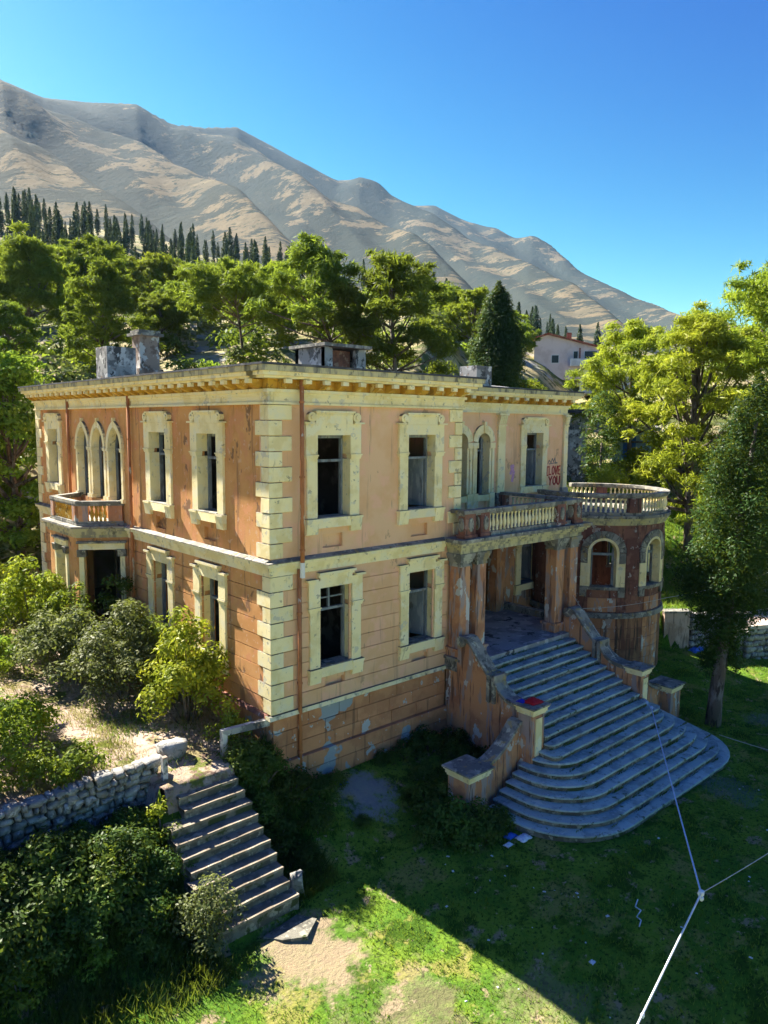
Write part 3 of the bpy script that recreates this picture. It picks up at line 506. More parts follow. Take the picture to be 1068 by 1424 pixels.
# window surrounds: local x along the facade, -y outward, z from the belt
def window_meshes(lower):
    o = -4.1 if lower else 0; I = Facade((0, 0), (1, 0)); M = {}
    m = MB()
    for s in (-1, 1):
        m.fb(I, *sorted((s * .555, s * .885)), -.34, .07, o + 1.385, o + 2.94); m.fb(I, *sorted((s * .555, s * .93)), -.341, .085, o + 3.075, o + (3.88 if not lower else 3.80))
    m.fb(I, -.5545, .5545, -.34, .085, o + 3.585, o + 3.88); m.fb(I, -.62, .62, -.05, .10, o + 3.882, o + (3.95 if lower else 4.12))
    M['window'] = m.mesh('window')
    m = MB()
    m.fb(I, -.205, .205, -.1, .12, o + 3.035, o + 3.074); m.fb(I, -.183, .183, -.1, .10, o + 2.98, o + 3.036); m.fb(I, -.17, .17, -.1, .088, o + 2.941, o + 2.981)
    M['impost'] = m.mesh('impost')
    M['ear'] = MB().fb(I, -.175, .175, -.05, .15, o + (3.801 if lower else 3.882), o + (3.86 if lower else 3.93)).mesh('ear')
    m = MB()
    if not lower:
        m.fb(I, -.66, .66, -.05, .17, o + 4.17, o + 4.225); m.fb(I, -.63, .63, -.05, .13, o + 4.121, o + 4.169)
    else:
        m.fb(I, -.64, .64, -.05, .17, o + 3.951, o + 4.02)
    M['cap'] = m.mesh('cap')
    m = MB(); n = 12
    pts = [(.135 * math.cos(2 * math.pi * i / n), .135 * math.sin(2 * math.pi * i / n)) for i in range(n)]
    m.extr([(x, -.13, z) for x, z in pts], [(x, .02, z) for x, z in pts]); pts = [(x * .45, z * .45) for x, z in pts]
    m.extr([(x, -.16, z) for x, z in pts], [(x, -.125, z) for x, z in pts]); M['scroll'] = m.mesh('scroll')
    M['sill'] = MB().fb(I, -.559, .559, -.42, .13, o + 1.12, o + 1.375, .11).mesh('sill')
    M['sill_top'] = MB().fb(I, -.5592, .5592, -.42, .115, o + 1.376, o + 1.40, .10).mesh('sill_top')
    m = MB(); m.fb(I, -.19, .19, -.05, .10, 0, .36, .15); m.fb(I, -.21, .21, -.05, .165, .361, .42); M['corbel'] = m.mesh('corbel')
    m = MB()
    for s in (-1, 1): m.fb(I, *sorted((s * .49, s * .553)), -.36, -.26, o + 1.402, o + 3.583)
    m.fb(I, -.489, .489, -.36, -.26, o + 3.50, o + 3.583); m.fb(I, -.489, .489, -.36, -.26, o + 2.86, o + 2.93); M['sash'] = m.mesh('sash')
    m = MB(); m.fb(I, -.03, .03, -.345, -.275, o + 2.932, o + 3.498); m.fb(I, -.488, -.031, -.34, -.28, o + 3.20, o + 3.235); m.fb(I, .031, .488, -.34, -.28, o + 3.20, o + 3.235); M['glazing_bar'] = m.mesh('glazing_bar')
    m = MB(); m.hexa([(.485, .36, o + 1.41), (.445, .36, o + 1.41), (.30, .85, o + 1.41), (.34, .85, o + 1.41), (.485, .36, o + 2.85), (.445, .36, o + 2.85), (.30, .85, o + 2.85), (.34, .85, o + 2.85)]); M['shutter'] = m.mesh('shutter')
    for k, v in M.items(): v.materials.append({'sash': WOOD, 'glazing_bar': WOOD, 'shutter': WOOD, 'sill_top': GREYST}.get(k, CREAM))
    return M
WM = {False: window_meshes(False), True: window_meshes(True)}
def window(F, u, lower=False, extra=()):
    M = WM[lower]; o = link('window', M['window'], None, villa, F(u, 0, B), rz=F.rz); z = (-4.1 if lower else 0)
    for k in ('cap', 'sill', 'sill_top', 'sash') + tuple(extra): link(k, M[k], None, o, local=True)
    for s in (-1, 1):
        link('corbel', M['corbel'], None, o, (s * .745, 0, z + .962), local=True); link('impost', M['impost'], None, o, (s * .745, 0, 0), local=True); link('ear', M['ear'], None, o, (s * .835, 0, 0), local=True)
        if not lower: link('scroll', M['scroll'], None, o, (s * .755, 0, z + 4.055), local=True)
for u in UR: window(FR, u, extra=('shutter',) if u > 3 else ())
for u in UL: window(FL, -u, extra=('shutter',) if u < 5 else ())
window(FW, 15.06, extra=('shutter',))
window(FR, LR[0], True, ('glazing_bar',)); window(FR, LR[1], True, ('shutter',))
for u in LL: window(FL, -u, True, ('shutter',) if u < 5 else ())
window(FW, 14.95, True, ('shutter',))

# pointed triple window on the side, above the canted bay
for u in TRI:
    m = MB(); F = FL; inn = arch_pts(.53, B + 2.98, .45); out = arch_pts(.70, B + 2.98, .42); archivolt(m, F, -u, inn, out, -.19, .09)
    m.fb(F, -u - .04, -u + .04, -.1, .11, inn[10][1] + .02, out[10][1] + .10)
    o = m.build('arched_window', CREAM, villa)
    for s in (-1, 1):
        MB().fb(F, *sorted((-u + s * .53, -u + s * .69)), -.19, .07, B + 1.26, B + 2.86).build('column', CREAM, o)
        MB().fb(F, *sorted((-u + s * .51, -u + s * .72)), -.18, .11, B + 2.861, B + 2.978).build('capital', CREAM, o); MB().fb(F, *sorted((-u + s * .51, -u + s * .72)), -.18, .12, B + 1.12, B + 1.259).build('column_base', CREAM, o)
    m = MB(); m.fb(F, -u - .56, -u - .50, -.27, -.205, B + 1.15, B + 3.4); m.fb(F, -u + .50, -u + .56, -.27, -.205, B + 1.15, B + 3.4); m.fb(F, -u - .51, -u + .51, -.26, -.215, B + 2.9, B + 2.97); m.build('sash', WOOD, o)
# round-arched pair on the wing
for u in (9.25, 10.55, 11.85):
    m = MB(); F = FW; inn = arch_pts(.36, B + 3.22); out = arch_pts(.62, B + 3.28); archivolt(m, F, u, inn, out, -.34, .09); out2 = arch_pts(.50, B + 3.24); archivolt(m, F, u, inn, out2, -.02, .05)
    m.fb(F, u - .06, u + .06, -.1, .15, B + 3.60, B + 4.02)
    o = m.build('arched_window', CREAM, villa)
    for s in (-1, 1):
        MB().fb(F, *sorted((u + s * .36, u + s * .47)), -.34, .05, B + 1.26, B + 3.0).fb(F, *sorted((u + s * .49, u + s * .62)), -.1, .08, B + 1.26, B + 3.0).build('column', CREAM, o)
        MB().fb(F, *sorted((u + s * .34, u + s * .64)), -.32, .11, B + 3.002, B + 3.215).build('capital', CREAM, o); MB().fb(F, *sorted((u + s * .34, u + s * .64)), -.32, .13, B + .45, B + 1.258).build('column_base', CREAM, o)
    m = MB(); m.fb(F, u - .355, u - .29, -.36, -.29, B + 1.2, B + 3.4); m.fb(F, u + .22, u + .355, -.36, -.29, B + 1.2, B + 3.4); m.fb(F, u - .288, u + .218, -.36, -.29, B + 2.86, B + 2.93); m.build('sash', WOOD, o)
    m = MB(); m.fb(F, u - .335, u + .335, -.42, .10, B + .95, B + 1.19); m.build('sill', CREAM, o)
# pilasters with leafy capitals
for u0, u1 in ((12.68, 13.12), (17.10, 17.38), (7.6, 8.0)):
    F = FW; c = (u0 + u1) / 2; hw = (u1 - u0) / 2
    m = MB(); m.fb(F, u0, u1, -.1, .10, B + 1.22, B + 3.86); o = m.build('pilaster', CREAM, villa)
    m = MB(); m.fb(F, u0 - .03, u1 + .03, -.1, .13, B + 3.861, B + 3.92)
    for t in range(3):
        for q in range(4):
            a = c - hw + (q + .5) * hw / 2; m.fb(F, a - hw / 4.6, a + hw / 4.6, -.05, .11 + .03 * t, B + 3.93 + t * .115, B + 4.04 + t * .115, .15 + .03 * t)
    m.fb(F, u0 - .08, u1 + .08, -.1, .2, B + 4.28, B + 4.355); m.build('capital', CREAM, o)
    m = MB(); m.fb(F, u0 - .07, u1 + .07, -.1, .18, B + 1.02, B + 1.22, .11); m.fb(F, u0 - .05, u1 + .05, -.1, .15, B + .42, B + 1.018); m.build('pilaster_base', GREYST, o)
# downpipes
def pipe(x, y, z0, z1, ob=villa):
    o = MB().tube([(x, y, z0), (x, y, z1)], .058, 8).build('downpipe', PIPE, ob, True)
    for z in np.arange(z0 + .6, z1, 1.9): MB().tube([(x, y, z), (x, y, z + .05)], .075, 8).build('pipe_collar', PIPE, o)
pipe(.82, -.11, 1.1, B + .1); pipe(.82, -.25, B + .0, B + 4.98); pipe(-.12, 8.22, 3.6, B + 4.95); pipe(-.10, 13.96, B + .4, B + 4.75)
MB().tube([(.82, -.25, B - .1), (.82, -.25, B + .30)], .066, 8).build('pipe_sleeve', WHITEH, villa)

# canted bay with a small balcony on the side
BP = [(0, 8.85), (-1.40, 9.75), (-1.40, 12.5), (0, 13.4)]            # plan, near end first
FN = Facade(BP[1], (BP[0][0] - BP[1][0], BP[0][1] - BP[1][1])); LN = (Vector(BP[0]) - Vector(BP[1])).length
FC = Facade(BP[2], (0, -1)); LC = 2.75
FO = Facade(BP[3], (BP[2][0] - BP[3][0], BP[2][1] - BP[3][1]))
for F, L, op in ((FN, LN, (.20, LN - .24, 2.0, B - .42)), (FC, LC, (.80, 1.75, 4.0, B - .42)), (FO, LN, (.4, 1.2, 4.0, B - .5))):
    mb = MB(); wall_grid(mb, F, 0, L, 1.9, B - .03, [(*op, None)], -.30, 0); mb.build('bay_wall', ORANGE, villa)
    a, b, z0, z1 = op
    o = MB().fb(F, a - .14, a + .02, -.28, .07, z0, z1 - .25).fb(F, b - .02, b + .14, -.28, .07, z0, z1 - .25).fb(F, a - .14, b + .14, -.28, .072, z1 - .02, z1 + .2).build('bay_opening', CREAM, villa)
    for x in (a - .05, b + .05): MB().fb(F, x - .14, x + .14, -.2, .12, z1 - .26, z1 - .02, .16).build('capital', GREYST, o)
    MB().fb(F, a - .2, b + .2, -.05, .16, z1 + .202, z1 + .27).build('cap', GREYST, o)
def bayloop(e, t=0): return [(.3, BP[0][1] - e * 1.2), (BP[0][0] - e * .1, BP[0][1] - e * 1.2), (BP[1][0] - e, BP[1][1] - e * .55), (BP[2][0] - e, BP[2][1] + e * .55), (BP[3][0] - e * .1, BP[3][1] + e * 1.2), (.3, BP[3][1] + e * 1.2)]
bs = MB()
for a, b, d in ((-.03, .08, .05), (.08, .20, .12), (.20, .30, .18)): bs.prism(bayloop(d), B + a, B + b)
bs.build('balcony_slab', CORN, villa); MB().prism(bayloop(.24), B + .302, B + .37).build('slab_edge', GREYST, villa)
BALP = [(.040, 0), (.052, .04), (.034, .07), (.060, .17), (.066, .24), (.050, .33), (.030, .43), (.034, .47), (.050, .50), (.050, .55)]
def baluster_mesh(h, k=1.0): return MB().lathe([(r * k, z * h / .55) for r, z in BALP], 6).mesh('baluster', True)
bal1 = baluster_mesh(.52, 1.15); bal1.materials.append(OCHRE)
rails = MB(); bl = thing_part = None
bal = MB().prism(bayloop(-.02), B + .371, B + .44).build('balcony_floor', GREYST, villa)
loop = [Vector(p) for p in ((.0, 9.12), (-1.28, 9.90), (-1.28, 12.38), (.0, 13.2))]
rl = None
for i in range(3):
    p, q = loop[i], loop[i + 1]; F = Facade(q, (p.x - q.x, p.y - q.y)) if i != 0 else Facade(q, (p.x - q.x, p.y - q.y)); L = (p - q).length
    r_ = MB().fb(F, -.06, L + .06, -.11, .11, B + 1.10, B + 1.20).fb(F, -.04, L + .04, -.09, .09, B + 1.04, B + 1.0995).build('balcony_rail', GREYST, villa)
    MB().fb(F, 0, L, -.09, .09, B + .441, B + .51).build('rail_base', GREYST, r_)
    for a, b in ((.02, .34), (L - .50, L - .04)) if i != 1 else ((.02, .30), (L - .30, L - .02)): MB().fb(F, a, b, -.10, .10, B + .511, B + 1.039).build('pedestal', PORCH, r_)
    n = 4 if i != 1 else 9; a, b = (.46, L - .62) if i != 1 else (.42, L - .42)
    for k in range(n): link('baluster', bal1, None, r_, Vector(F(a + (b - a) * k / (n - 1), 0, B + .511)))

# porch: floor, pillars in pairs, slab, balustrade
PF = 3.1
pf = MB().prism([(7.06, -.85), (12.2, -.85), (12.2, -.5), (13.0, -.5), (13.0, 3.19), (7.06, 3.19)], PF - .16, PF).build('porch_floor', FLOORP, villa)
MB().prism([(7.06, -.5), (12.9, -.5), (12.9, 3.18), (7.06, 3.18)], -.2, PF - .17).build('porch_base', PORCH, villa)
mb = MB().box(13.0, 13.3, -.1, 3.15, PF - .3, PF + .25).build('porch_kerb', GREYST, villa)
PIL = [(6.61, 7.07), (7.38, 7.83), (11.66, 12.13), (12.50, 12.96)]
for i, (a, b) in enumerate(PIL):
    z0 = B - 3.45 if i == 0 else PF
    o = MB().box(a, b, -.52, -.06, z0, B - .50).build('pillar', PORCH, villa, bevel=.01)
    MB().box(a - .05, b + .05, -.57, -.01, z0 + .001, z0 + .26).box(a - .09, b + .09, -.61, .03, z0 + .26, z0 + .34).build('pillar_base', PORCH, o)
    mb = MB()
    for z, z1, d in ((-.499, -.44, .03), (-.44, -.36, .015), (-.36, -.26, .05), (-.26, -.18, .085), (-.18, -.085, .11)): mb.box(a - d, b + d, -.52 - d, -.06 + d, B + z, B + z1)
    mb.build('capital', GREYST, o)
for x in (6.9, 12.6): MB().box(x - .25, x + .25, 2.75, 3.198, PF, B - .09).build('porch_pilaster', PORCH, villa)
# pedestal under the left pair, with its own moulded cap
o = MB().box(6.56, 7.10, -.58, -.03, .2, B - 3.80).build('porch_pedestal', PORCH, villa)
MB().box(6.44, 7.22, -.70, .0, B - 3.46, B - 3.38).box(6.50, 7.16, -.64, .0, B - 3.70, B - 3.461).box(6.46, 7.20, -.68, .0, B - 3.80, B - 3.701).build('pedestal_cap', GREYST, o)
for a, b, c, d, nme, mt in ((6.55, 13.05, -.58, 3.19, 'architrave', CORN), ):
    MB().prism([(a, c), (b, c), (b, d), (7.1, d), (7.1, .02), (a, .02)], B - .084, B + .06).build(nme, mt, villa)
mb = MB()
for z, z1, e in ((.061, .14, .06), (.14, .22, .14), (.22, .29, .22)): mb.prism([(6.55 - e, -.58 - e), (13.05 + e, -.58 - e), (13.05 + e, 3.19), (7.1, 3.19), (7.1, -.04), (6.55 - e, -.04)], B + z, B + z1)
mb.build('porch_cornice', CORN, villa); e = .28
MB().prism([(6.55 - e, -.58 - e), (13.05 + e, -.58 - e), (13.05 + e, 3.19), (7.1, 3.19), (7.1, -.045), (6.55 - e, -.045)], B + .291, B + .40).build('terrace_slab', GREYST, villa)
bal2 = baluster_mesh(.56, 1.0); bal2.materials.append(CREAM)
def ped(x0, x1, y0, y1, oval=True, parent=None):
    o = MB().box(x0, x1, y0, y1, B + .401, B + 1.16).box(x0 - .04, x1 + .04, y0 - .04, y1 + .04, B + .402, B + .52).build('pedestal', MAROON, parent or villa)
    if oval:
        n = 12; c = (x0 + x1) / 2; pts = [(.10 * math.cos(2 * math.pi * i / n), .22 * math.sin(2 * math.pi * i / n)) for i in range(n)]
        MB().extr([(c + a, y0 - .05, B + .83 + b) for a, b in pts], [(c + a, y0 + .01, B + .83 + b) for a, b in pts]).build('oval_panel', GREYST, o)
        c = (y0 + y1) / 2; MB().extr([(x0 - .05, c + a, B + .83 + b) for a, b in pts], [(x0 + .01, c + a, B + .83 + b) for a, b in pts]).build('oval_panel', GREYST, o)
    return o
rl = MB().box(6.56, 13.02, -.68, -.36, B + 1.161, B + 1.27).box(6.60, 12.98, -.64, -.40, B + 1.10, B + 1.1605).build('balustrade_rail', GREYST, villa)
MB().box(7.7, 12.3, -.62, -.42, B + .401, B + .53).build('rail_base', GREYST, rl)
for a, b in ((6.62, 7.12), (7.36, 7.78), (11.42, 11.92), (12.44, 12.9)): ped(a, b, -.66, -.38, True, rl)
for k in range(19): link('baluster', bal2, None, rl, (7.92 + k * .1885, -.52, B + .531))
rl = MB().box(12.72, 13.02, -.355, 3.0, B + 1.161, B + 1.27).build('balustrade_rail', GREYST, villa)
MB().box(12.77, 12.97, -.355, 2.9, B + .401, B + .53).build('rail_base', GREYST, rl); ped(12.72, 13.0, 2.75, 3.05, False, rl)
for k in range(14): link('baluster', bal2, None, rl, (12.87, -.15 + k * .20, B + .531))
MB().box(6.60, 6.9, -.355, -.06, B + 1.161, B + 1.27).build('balustrade_rail', GREYST, villa)

# round corner tower with arched windows and a balustraded terrace
TC = Vector((17.6, 1.7)); TR = 2.75
def tw(th, r, z): return (TC.x + r * math.cos(th), TC.y + r * math.sin(th), z)
def arc_solid(mb, r0, r1, z0, z1, a0, a1, n=24, z1o=None):
    A = [R(a0 + (a1 - a0) * i / n) for i in range(n + 1)]
    for a, b in zip(A, A[1:]): mb.hexa([tw(a, r1, z0), tw(b, r1, z0), tw(b, r0, z0), tw(a, r0, z0), tw(a, z1o or r1, z1), tw(b, z1o or r1, z1), tw(b, r0, z1), tw(a, r0, z1)])
    return mb
T0, T1 = -216, 40; WINS = [-140.5, -91, -41.5, 8]; SP = B - 1.08; HA = math.degrees(.52 / TR)
mb = MB(); step = HA / 8
def arch_z(t):                                                     # height of the wall's underside above a window
    for c in WINS:
        if abs(t - c) <= HA: return SP + math.sqrt(max(0, .52 ** 2 - (R(t - c) * TR) ** 2))
    return None
edges = sorted(set([T0, T1] + [c + HA * i / 8 for c in WINS for i in range(-8, 9)] + [t for t in range(T0, T1, 6)]))
edges = [t for i, t in enumerate(edges) if i == 0 or t - edges[i - 1] > .05]
for a, b in zip(edges, edges[1:]):
    za, zb = arch_z(a + .001), arch_z(b - .001); A, Bb = R(a), R(b); ri = TR - .38
    def col(z0a, z0b, z1): mb.hexa([tw(A, TR, z0a), tw(Bb, TR, z0b), tw(Bb, ri, z0b), tw(A, ri, z0a), tw(A, TR, z1), tw(Bb, TR, z1), tw(Bb, ri, z1), tw(A, ri, z1)])
    if za is not None and zb is not None: col(.1, .1, B - 2.55); col(za, zb, B + .02)
    else: col(.1, .1, B + .02)
tower = mb.build('tower_wall', MAROON, villa)
arc_solid(MB(), .01, TR - .39, B - 3.6, B - 3.5, -180, 180, 32).build('tower_floor', DARKIN, villa)
arc_solid(MB(), TR - .1, TR + .13, B - 3.70, B - 3.50, T0, T1, 48, TR + .10).build('tower_belt', GREYST, villa)
# rendered courses between the windows and below
def tower_course(z0, z1, spans, mat, w=17):
    for a, b in spans:
        n = max(1, round((b - a) / w))
        for i in range(n):
            p, q = a + (b - a) * i / n + .22, a + (b - a) * (i + 1) / n - .22
            arc_solid(MB(), TR - .03, TR + .022 + random.uniform(-.006, .006), z0 + .011, z1 - .011, p, q, 3).build('render_block', mat, villa)
SH = math.degrees(.90 / TR)
for k in range(8):
    z1 = B - .10 - k * .415; z0 = z1 - .415; zm = (z0 + z1) / 2
    if zm < B - 3.46: break
    holes = []
    for c in WINS:
        if zm < SP: h = SH
        else:
            d = .90 ** 2 - (max(0, z0 - SP)) ** 2; h = math.degrees(math.sqrt(d) / TR) if d > 0 else 0
        if h: holes.append((c - h, c + h))
    tower_course(z0, max(z0 + .05, z1), cut(T0 + 8, T1 - 8, holes), MAROON)
for k in range(6):
    z1 = B - 3.72 - k * .42; tower_course(z1 - .42, z1, [(-205, -152.5), (-128, -103.5), (-78, -30)], TBASE, 25); tower_course(z1 - .42, z1, [(-152, -128.5), (-103, -78.5)], PORCH, 12)
for c in WINS:
    inn = [(u, z) for u, z in arch_pts(.50, SP, 0, 8)]; mid = arch_pts(.60, SP, 0, 8); out = arch_pts(.88, SP, 0, 8)
    def tp3(u, r, z): return tw(R(c) + u / TR, r, z)
    def tarch(mb, A, Bq, r0, r1):
        for (a, b, cc, d) in zip(A, A[1:], Bq, Bq[1:]):
            mb.hexa([tp3(a[0], r1, a[1]), tp3(cc[0], r1, cc[1]), tp3(cc[0], r0, cc[1]), tp3(a[0], r0, a[1]), tp3(b[0], r1, b[1]), tp3(d[0], r1, d[1]), tp3(d[0], r0, d[1]), tp3(b[0], r0, b[1])])
    m = MB(); tarch(m, inn, mid, TR - .36, TR + .05)
    for s in (-1, 1):
        u0, u1 = sorted((s * .50, s * .60)); m.hexa([tp3(u0, TR + .05, B - 2.44), tp3(u1, TR + .05, B - 2.44), tp3(u1, TR - .36, B - 2.44), tp3(u0, TR - .36, B - 2.44), tp3(u0, TR + .05, SP), tp3(u1, TR + .05, SP), tp3(u1, TR - .36, SP), tp3(u0, TR - .36, SP)])
    o = m.build('tower_window', CREAM, villa)
    for i in range(11):                                            # voussoirs round the arch
        t0, t1 = math.pi * i / 11 + .015, math.pi * (i + 1) / 11 - .015; m = MB()
        a = [(r * math.cos(t), SP + r * math.sin(t)) for r in (.605, .88) for t in (t0, t1)]
        m.hexa([tp3(a[0][0], TR + .07, a[0][1]), tp3(a[2][0], TR + .07, a[2][1]), tp3(a[2][0], TR - .05, a[2][1]), tp3(a[0][0], TR - .05, a[0][1]), tp3(a[1][0], TR + .07, a[1][1]), tp3(a[3][0], TR + .07, a[3][1]), tp3(a[3][0], TR - .05, a[3][1]), tp3(a[1][0], TR - .05, a[1][1])])
        m.build('arch_stone', GREYST, o)
    for s in (-1, 1):
        u0, u1 = sorted((s * .605, s * .86)); bx = lambda z0, z1, d, x0=u0, x1=u1: MB().hexa([tp3(x0, TR + d, z0), tp3(x1, TR + d, z0), tp3(x1, TR - .05, z0), tp3(x0, TR - .05, z0), tp3(x0, TR + d, z1), tp3(x1, TR + d, z1), tp3(x1, TR - .05, z1), tp3(x0, TR - .05, z1)])
        bx(B - 1.50, SP - .01, .07).build('arch_stone', GREYST, o); bx(B - 2.44, B - 1.505, .055).build('jamb', CREAM, o); bx(B - 2.85, B - 2.45, .09).build('corbel', GREYST, o)
    arc_solid(MB(), TR - .36, TR + .10, B - 2.56, B - 2.44, c - math.degrees(.60 / TR), c + math.degrees(.60 / TR), 8).build('sill', GREYST, o)
    arc_solid(MB(), TR - .03, TR + .03, B - 3.44, B - 2.90, c - math.degrees(.55 / TR), c + math.degrees(.55 / TR), 6).build('panel', PORCH, o)
    m = MB(); 
    for u0, u1, z0, z1 in ((-.49, -.43, B - 2.43, B - .9), (.40, .49, B - 2.43, B - .9), (-.43, .40, B - 1.22, B - 1.12)): m.hexa([tp3(u0, TR - .26, z0), tp3(u1, TR - .26, z0), tp3(u1, TR - .33, z0), tp3(u0, TR - .33, z0), tp3(u0, TR - .26, z1), tp3(u1, TR - .26, z1), tp3(u1, TR - .33, z1), tp3(u0, TR - .33, z1)])
    m.build('sash', WOOD, o)
mb = MB()
for z0, z1, d in ((.021, .10, .05), (.10, .20, .10), (.20, .30, .17)): arc_solid(mb, TR - .5, TR + d, B + z0, B + z1, T0, T1, 48)
mb.build('tower_cornice', CORN, villa)
arc_solid(MB(), .01, TR + .24, B + .301, B + .42, -180, 180, 64).build('tower_terrace', GREYST, villa)
trl = arc_solid(arc_solid(MB(), TR - .14, TR + .16, B + 1.161, B + 1.27, -203, 58, 56), TR - .10, TR + .12, B + 1.10, B + 1.1605, -203, 58, 56).build('tower_rail', GREYST, villa)
arc_solid(MB(), TR - .10, TR + .12, B + .421, B + .53, -203, 58, 56).build('rail_base', GREYST, trl)
for a in (-117, -45, 28, -188):
    arc_solid(MB(), TR - .13, TR + .15, B + .531, B + 1.099, a - 5, a + 5, 3).build('pedestal', MAROON, trl)
a = -199.0
while a < 56:
    if min(abs(a - q) for q in (-117, -45, 28, -188)) > 6.6: p = tw(R(a), TR + .01, B + .531); link('baluster', bal2, None, trl, p)
    a += 3.9
# roof clutter: chimney stack, concrete box, hatch, felt sheets
MB().box(1.1, 2.25, 12.9, 14.0, B + 5.31, B + 6.78).build('roof_tank', CONC, villa)
o = MB().box(3.0, 3.85, 14.2, 14.95, B + 5.31, B + 7.45).box(2.9, 3.95, 14.1, 15.05, B + 5.312, B + 6.1).build('chimney', layered('flaking_chimney_render', (.33, .25, .20, 1), [((.19, .13, .10, 1), 2, (1, 1, 1), .45, .62, 0), ((.58, .55, .51, 1), 1.7, (1, 1, 1), .56, .64, 5), ((.08, .07, .06, 1), 3.5, (1, 1, .6), .66, .76, 9)], bump=.6, bscale=20), villa); MB().box(2.85, 4.0, 14.05, 15.1, B + 7.451, B + 7.56).box(2.95, 3.9, 14.15, 15.0, B + 7.56, B + 7.68).build('chimney_cap', GREYST, o)
o = MB().box(6.0, 6.2, 5.6, 7.4, B + 5.31, B + 6.62).box(6.0, 7.9, 7.2, 7.4, B + 5.312, B + 6.621).box(7.7, 7.9, 5.6, 7.4, B + 5.314, B + 6.622).box(6.0, 6.35, 5.595, 5.8, B + 5.31, B + 6.6).box(7.45, 7.9, 5.59, 5.8, B + 5.31, B + 6.6).build('roof_hatch', CONC, villa)
MB().box(5.85, 8.05, 5.4, 7.6, B + 6.63, B + 6.74).build('hatch_lid', GREYST, o); MB().box(6.36, 7.44, 5.95, 6.0, B + 5.4, B + 6.55).build('hatch_door', BRICKR, o)
MB().box(12.2, 13.1, 3.9, 4.8, B + 5.31, B + 6.22).build('parapet_block', CONC, villa)
for (x, y, a, wd, dp) in ((9.6, 3.6, .15, 2.6, .9), (11.3, 3.9, -.2, 1.5, .9), (15.2, 4.4, .04, 3.0, 1.4), (14.0, 5.5, -.06, 2.4, 1.0)):
    m = MB().hexa([(-wd / 2, -dp / 2, 0), (wd / 2, -dp / 2, 0), (wd / 2, dp / 2, .10), (-wd / 2, dp / 2, .16), (-wd / 2, -dp / 2, .03), (wd / 2, -dp / 2, .03), (wd / 2, dp / 2, .13), (-wd / 2, dp / 2, .19)]).mesh('roof_sheet'); link('roof_sheet', m, WHITEH if x > 13 else ROOFM, villa, (x, y, B + 5.40), rz=a)
# graffiti sprayed on the wing wall
def strokes(name, mat, lines, x0, z0, sx, sz, wd):
    m = MB(); q_ = 0
    for L in lines:
        for (a, b), (c, d) in zip(L, L[1:]):
            q_ += 1; ya = 3.194 - .0007 * q_; p = Vector((x0 + a * sx, z0 + b * sz)); q = Vector((x0 + c * sx, z0 + d * sz)); t = (q - p).normalized() if (q - p).length > 0 else Vector((1, 0)); n = Vector((-t.y, t.x)) * wd / 2; p = p - t * wd * .3; q = q + t * wd * .3
            m.hexa([(p.x + n.x, ya, p.y + n.y), (q.x + n.x, ya, q.y + n.y), (q.x + n.x, 3.205, q.y + n.y), (p.x + n.x, 3.205, p.y + n.y), (p.x - n.x, ya, p.y - n.y), (q.x - n.x, ya, q.y - n.y), (q.x - n.x, 3.205, q.y - n.y), (p.x - n.x, 3.205, p.y - n.y)])
    return m.build(name, mat, villa)
GL = {'I': [[(0, 1), (.7, 1)], [(.35, 1), (.35, 0)], [(0, 0), (.7, 0)]], 'L': [[(0, 1), (.05, 0), (.6, .05)]], 'O': [[(.3, 1), (.05, .7), (.05, .25), (.3, 0), (.6, .25), (.6, .75), (.3, 1)]],
      'V': [[(0, 1), (.3, 0), (.65, 1)]], 'E': [[(.6, 1), (.05, .95), (.05, .05), (.62, 0)], [(.05, .5), (.5, .52)]], 'Y': [[(0, 1), (.3, .5), (.65, 1)], [(.3, .5), (.28, 0)]], 'U': [[(0, 1), (.05, .2), (.3, 0), (.55, .2), (.6, 1)]]}
def word(txt, x, z, cw, ch, gap):
    L = []
    for ch_ in txt: L += [[(x + a * cw, z + b * ch) for a, b in l] for l in GL[ch_]]; x += cw * .7 + gap
    return L
strokes('graffiti', GRAFR, word('I', 15.98, B + 1.78, .24, .36, .04) + word('LOVE', 16.20, B + 1.80, .26, .36, .03) + word('YOU', 16.20, B + 1.36, .34, .36, .05), 0, 0, 1, 1, .05)
strokes('graffiti', GRAFG, [[(0, 0), (.1, .2), (.25, .05), (.35, .3), (.45, .1), (.55, .35), (.6, .0), (.75, .02)], [(.1, -.02), (.7, .05)]], 16.1, B + 2.28, .9, .7, .035)
strokes('graffiti', GRAFP, [[(0, 0), (.1, .25), (.05, .1), (.12, .3), (.02, .28), (.15, .05), (.08, -.3)]], 13.6, B + 1.95, 1.3, 1, .13)

# ------------------------------------------------------------------ main staircase
st = thing('grand_staircase', 'broad weathered stone staircase fanning out from the porch onto the lawn', 'staircase', (9.45, -4, 0))
SX = 9.45
def step_outline(k, e=0):
    yf = -.85 - .316 * k - e
    if k <= 9: hw = 2.62; return [(SX - hw, yf), (SX + hw, yf), (SX + hw, -.80 if k < 3 else yf + 1.0), (SX - hw, -.80 if k < 3 else yf + 1.0)]
    hw = (2.72, 2.95)[k - 10] if k < 12 else 3.2 + (k - 12) * .275
    hw += e; rad = .22 if k < 12 else 1.0 + (k - 12) * .20; yb = -3.75 if k < 12 else -3.45
    pts = [(SX + hw, yb)]; n = 9
    pts += [(SX + hw - rad + rad * math.cos(t), yf + rad - rad * math.sin(t)) for t in [math.pi / 2 * i / n for i in range(n + 1)]]
    pts += [(SX - hw + rad - rad * math.sin(t), yf + rad - rad * math.cos(t)) for t in [math.pi / 2 * i / n for i in range(n + 1)]]
    return pts + [(SX - hw, yb)]
